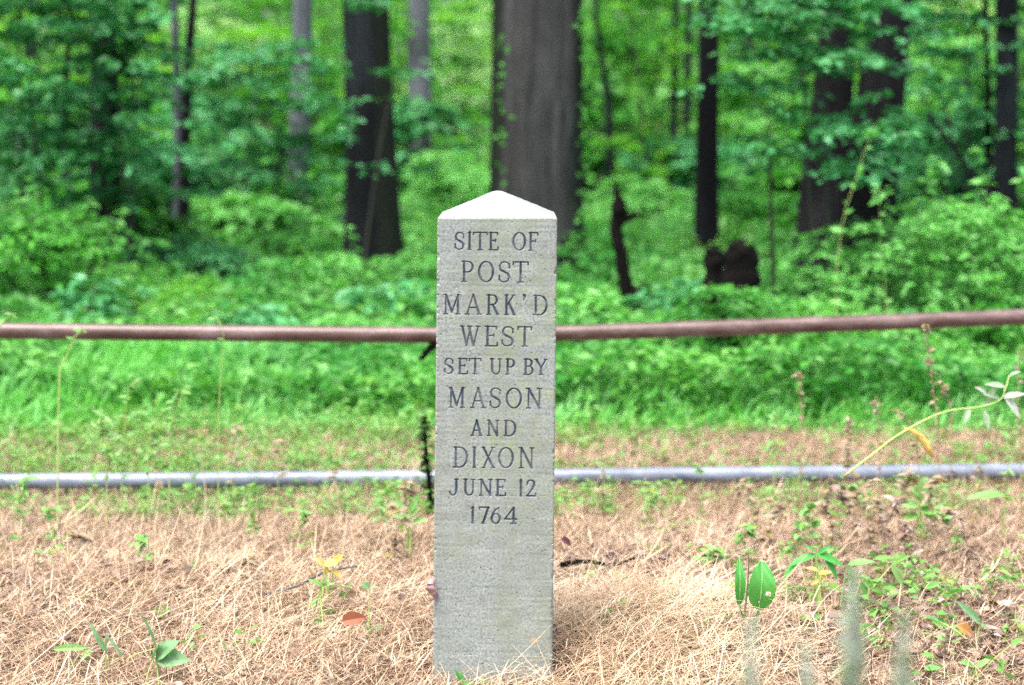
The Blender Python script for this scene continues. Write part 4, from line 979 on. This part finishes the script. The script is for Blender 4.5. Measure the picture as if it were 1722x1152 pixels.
# weeds that stand up before the railing
plant("tall_weed", "tall curling weed reaching over the railing at the left", "weed", [(100, 640), (112, 600), (128, 565), (137, 558)], 5.7, .0028, (7, (.02, .045), .4, .6, 1), M_weed)
plant("tall_weed", "curling weed tip above the railing at the far left edge", "weed", [(-60, 620), (-20, 575), (0, 548), (14, 532), (28, 527)], 5.6, .0028, (6, (.02, .04), .4, .6, 1), M_weed)
plant("tall_weed", "fine weed stem standing against the railing left of centre", "weed", [(368, 700), (372, 620), (376, 575), (372, 545), (360, 535)], 5.8, .0014, (8, (.012, .03), .35, .55, 1), M_weed)
for k, (x0, x1, yt, lab) in enumerate([(205, 215, 640, "fern like weed, leftmost of the airy weeds left of the post"), (250, 262, 690, "airy light green weed behind the ground pipe, second from the left"), (285, 300, 650, "airy weed with yellowish tips, tallest of those left of the post"), (180, 165, 700, "low airy weed by the ground pipe, in front of the fern like one")]):
    plant("airy_weed", lab, "weed", [(x0, 790), (x0 + 3, 740), (x1, yt + 20), (x1 + 12, yt)], 6.0 - k * .12, .0018, (46, (.012, .04), .38, .2, 1), M_weed)
plant("dead_stem", "bare bent tan stem standing before the ground pipe left of centre", "dead stem", [(345, 825), (341, 790), (336, 760), (328, 735)], 5.9, .0022, (4, (.02, .03), .3, .7, 1), M_seed, M_strawpale, n=12)
plant("dead_stem", "small group of brown twigs crossing the ground pipe at the left", "dead stem", [(268, 830), (262, 800), (255, 780), (262, 760)], 5.85, .0022, (5, (.02, .03), .3, .3, 1), M_stubble, M_stubble, n=12)
# dried seed stalks on the right
for px, d, hgt in [(30, 5.7, 90), (90, 5.5, 60), (150, 6.1, 110), (330, 6.0, 90), (395, 6.2, 130), (430, 5.6, 70), (470, 6.0, 120), (505, 5.5, 60), (575, 5.9, 90), (640, 5.7, 80), (1010, 6.0, 110), (1090, 5.8, 70), (1180, 5.9, 90), (1265, 5.7, 80), (1300, 6.1, 150), (1410, 5.6, 90), (1640, 5.7, 110), (1690, 5.9, 150)]:
    by = YH + H * F / d
    plant("airy_weed", "thin airy weed standing near the pipe on the ground", "weed", [(px, by), (px + rw.uniform(-6, 6), by - hgt * .4), (px + rw.uniform(-14, 14), by - hgt * .8), (px + rw.uniform(-26, 26), by - hgt)], d, .0016, (34, (.012, .036), .4, .15, 1), [M_weed, M_weed, M_seed][int(px) % 3], group="thin airy weeds near the ground pipe")
for px, d, hgt in [(1372, 5.5, 70), (1395, 5.3, 120), (1430, 5.45, 100), (1455, 5.2, 150), (1470, 5.5, 80), (1490, 5.3, 110), (1515, 5.4, 140), (1535, 5.15, 90), (1575, 5.5, 120), (1600, 5.3, 90), (1345, 5.2, 80), (1290, 5.4, 90), (1240, 5.3, 60), (1180, 5.1, 50), (1625, 5.2, 100), (1440, 5.6, 170), (120, 5.2, 60), (250, 5.1, 70), (420, 5.0, 60), (660, 5.2, 110), (690, 5.4, 120)]:
    by = YH + H * F / d
    plant("wiry_weed", "wiry brown and green weed growing out of the straw before the ground pipe", "weed", [(px, by), (px + rw.uniform(-10, 10), by - hgt * .45), (px + rw.uniform(-22, 22), by - hgt * .8), (px + rw.uniform(-36, 36), by - hgt)], d, .0019, (30, (.014, .038), .5, .15, 1), [M_seed, M_weed, M_dryleaf][int(px) % 3], M_stubble, group="wiry weeds before the ground pipe")
def seedstalk(label, pts, d, n=26):
    plant("seed_stalk", label, "seed stalk", pts, d, .0018, (int(n * 1.5), (.008, .022), .6, .25, 1), M_seed, M_stubble, r1=.0008)
seedstalk("tall dried seed stalk crossing the railing at the right", [(1580, 800), (1575, 700), (1566, 630), (1560, 580), (1556, 545)], 5.7, 40)
seedstalk("dried seed stalk with drooping heads right of the tallest one", [(1600, 790), (1600, 700), (1590, 660), (1575, 640)], 5.9, 24)
seedstalk("dried seed stalk in front of the grass band at the right", [(1480, 790), (1478, 730), (1474, 690), (1472, 665)], 5.8)
seedstalk("short dried seed stalk left of the one in front of the grass band", [(1425, 790), (1428, 740), (1426, 700)], 5.9)
seedstalk("dried stalk with few grey heads before the grass band, leftmost", [(1345, 800), (1348, 720), (1344, 650), (1340, 625)], 6.1)
seedstalk("thin dried stalk at the right edge below the railing", [(1716, 770), (1714, 700), (1712, 640), (1715, 580)], 5.8)
seedstalk("bent dried stalk between the two tallest ones at the right", [(1545, 790), (1540, 740), (1520, 700), (1500, 690)], 5.75, 18)
# yellow withered leaf hanging
P = [at(x, y, 5.3) for x, y in [(1520, 720), (1540, 728), (1555, 745), (1570, 768)]]
V, Qq = tube(curve_pts(P, 12), np.interp(np.linspace(0, 1, 12), [0, .3, .8, 1], [.004, .006, .011, .003]), 8, .2)
tag(build("withered_leaf", V * 1.0, Qq, M_yellow, smooth=False), "yellow withered leaf hanging before the ground pipe at the right", "withered leaf")
# long arching stem from the right edge
vs = empty("arching_vine", tuple(at(1480, 800, 5.2)), "long pale green arching stem reaching to the right edge above the ground pipe", "vine")
P = [at(x, y, 5.2 + k_ * .02) for k_, (x, y) in enumerate([(1420, 800), (1470, 762), (1505, 735), (1560, 704), (1600, 690), (1650, 684), (1682, 672), (1690, 655), (1697, 632)])]
C = curve_pts(P, 50)
build("stem", *tube(C, np.linspace(.0030, .0016, 50), 8), M_stem, vs, smooth=True)
Ls_ = [((1688, 664), (1720, 700)), ((1686, 668), (1722, 658)), ((1660, 680), (1672, 650)), ((1660, 664), (1645, 648)), ((1630, 688), (1622, 710)), ((1682, 670), (1660, 660)), ((1697, 632), (1712, 622)), ((1655, 690), (1665, 722)), ((1690, 650), (1662, 642))]
B = np.array([at(*a, 5.33) for a, b in Ls_]); T = np.array([at(*b, 5.30) for a, b in Ls_]); D = T - B; Ln = np.linalg.norm(D, axis=1)
build("foliage", *leaves(B, D, norm(np.array([[.1, -.7, .6]] * len(B))), Ln, Ln * .3, .15, .15, True), M_greyleaf, vs)
# tall leafy stems against the dark trunk at the right
plant("tall_weed", "slender leafy stem rising before the black trunk at the right", "weed", [(1406, 520), (1408, 440), (1420, 360), (1440, 300), (1456, 250), (1474, 205)], 8.6, .0024, (34, (.03, .07), .45, .1, 1), M_leaf_bright, M_stem)
plant("tall_weed", "second leafy stem right of the slender one before the black trunk", "weed", [(1490, 520), (1484, 440), (1480, 370), (1478, 310)], 8.8, .0020, (26, (.025, .055), .45, .2, 1), M_leaf_bright, M_stem)

for px, y0, y1, d, ln_ in [(1500, 420, 300, 9.3, -20), (1545, 400, 285, 9.5, 25), (1590, 380, 262, 9.4, -15), (1630, 380, 300, 9.2, 30), (1670, 390, 250, 9.7, -30), (1710, 400, 290, 9.4, 12), (1470, 470, 380, 9.4, -25), (1520, 470, 350, 9.0, 18), (20, 420, 300, 10.8, 20), (70, 420, 320, 10.8, -22), (130, 430, 335, 10.9, 25), (190, 450, 350, 10.9, 15), (600, 470, 385, 12.2, -15), (690, 470, 380, 12.2, 20)]:
    plant("leafy_shoot", "arching leafy shoot springing out of the shrubs behind the railing", "shoot", [(px, y0 + 60), (px + ln_ * .2, (y0 + y1) / 2), (px + ln_, y1)], d, .003, (24, (.035, .07), .42, .1, 1), M_leaf_bright, M_twig, group="shoots of the shrubs behind the railing")
# blurred spikes close to the camera
def spike(label, px, top, d, w, mat):
    base = at(px, 1600, d); tp = at(px + rw.uniform(-6, 6), top, d)
    base[2] = max(float(gz(base[0], d)), 0) - .02; base[0] = tp[0] + rw.normal(0, .02)
    C = curve_pts([base, (base + tp) / 2 + [.006, 0, 0], tp], 20)
    o = empty("blurred_spike", tuple(base), label, "plant", "spikes close to the camera")
    build("stem", *tube(C, np.interp(np.linspace(0, 1, 20), [0, .45, .7, .93, 1], [.004, .004, w / F * d * .24, w / F * d * .2, .002]), 8, .12), mat, o, smooth=True)
    n = 420; t = 1 - .5 * rw.random(n) ** 1.2; r = w / F * d / 2
    i = t * 19; k = np.clip(i.astype(int), 0, 18); f = (i - k)[:, None]; Bp = C[k] * (1 - f) + C[k + 1] * f
    az = rw.random(n) * 6.28; L = r * 1.9 * rw.uniform(.7, 1.2, n) * np.clip((1.03 - t) * 8, .45, 1)
    D = np.stack([np.cos(az), np.sin(az), rw.uniform(.5, 1.6, n)], 1)
    build("foliage", *leaves(Bp, D, norm(rw.normal(0, 1, (n, 3)) + [0, 0, .5]), L, L * .4, .1, .1, True), mat, o)
spike("tallest blurred grey green spike at the bottom right", 1437, 955, 1.75, 42, M_greyleaf)
spike("blurred green spike right of the tallest one", 1520, 1035, 1.65, 40, M_greyleaf)
spike("blurred green spike left of the tallest one at the bottom", 1270, 1040, 1.7, 34, M_greyleaf)
spike("shortest blurred spike just left of the tallest one", 1355, 1085, 1.75, 34, M_greyleaf)
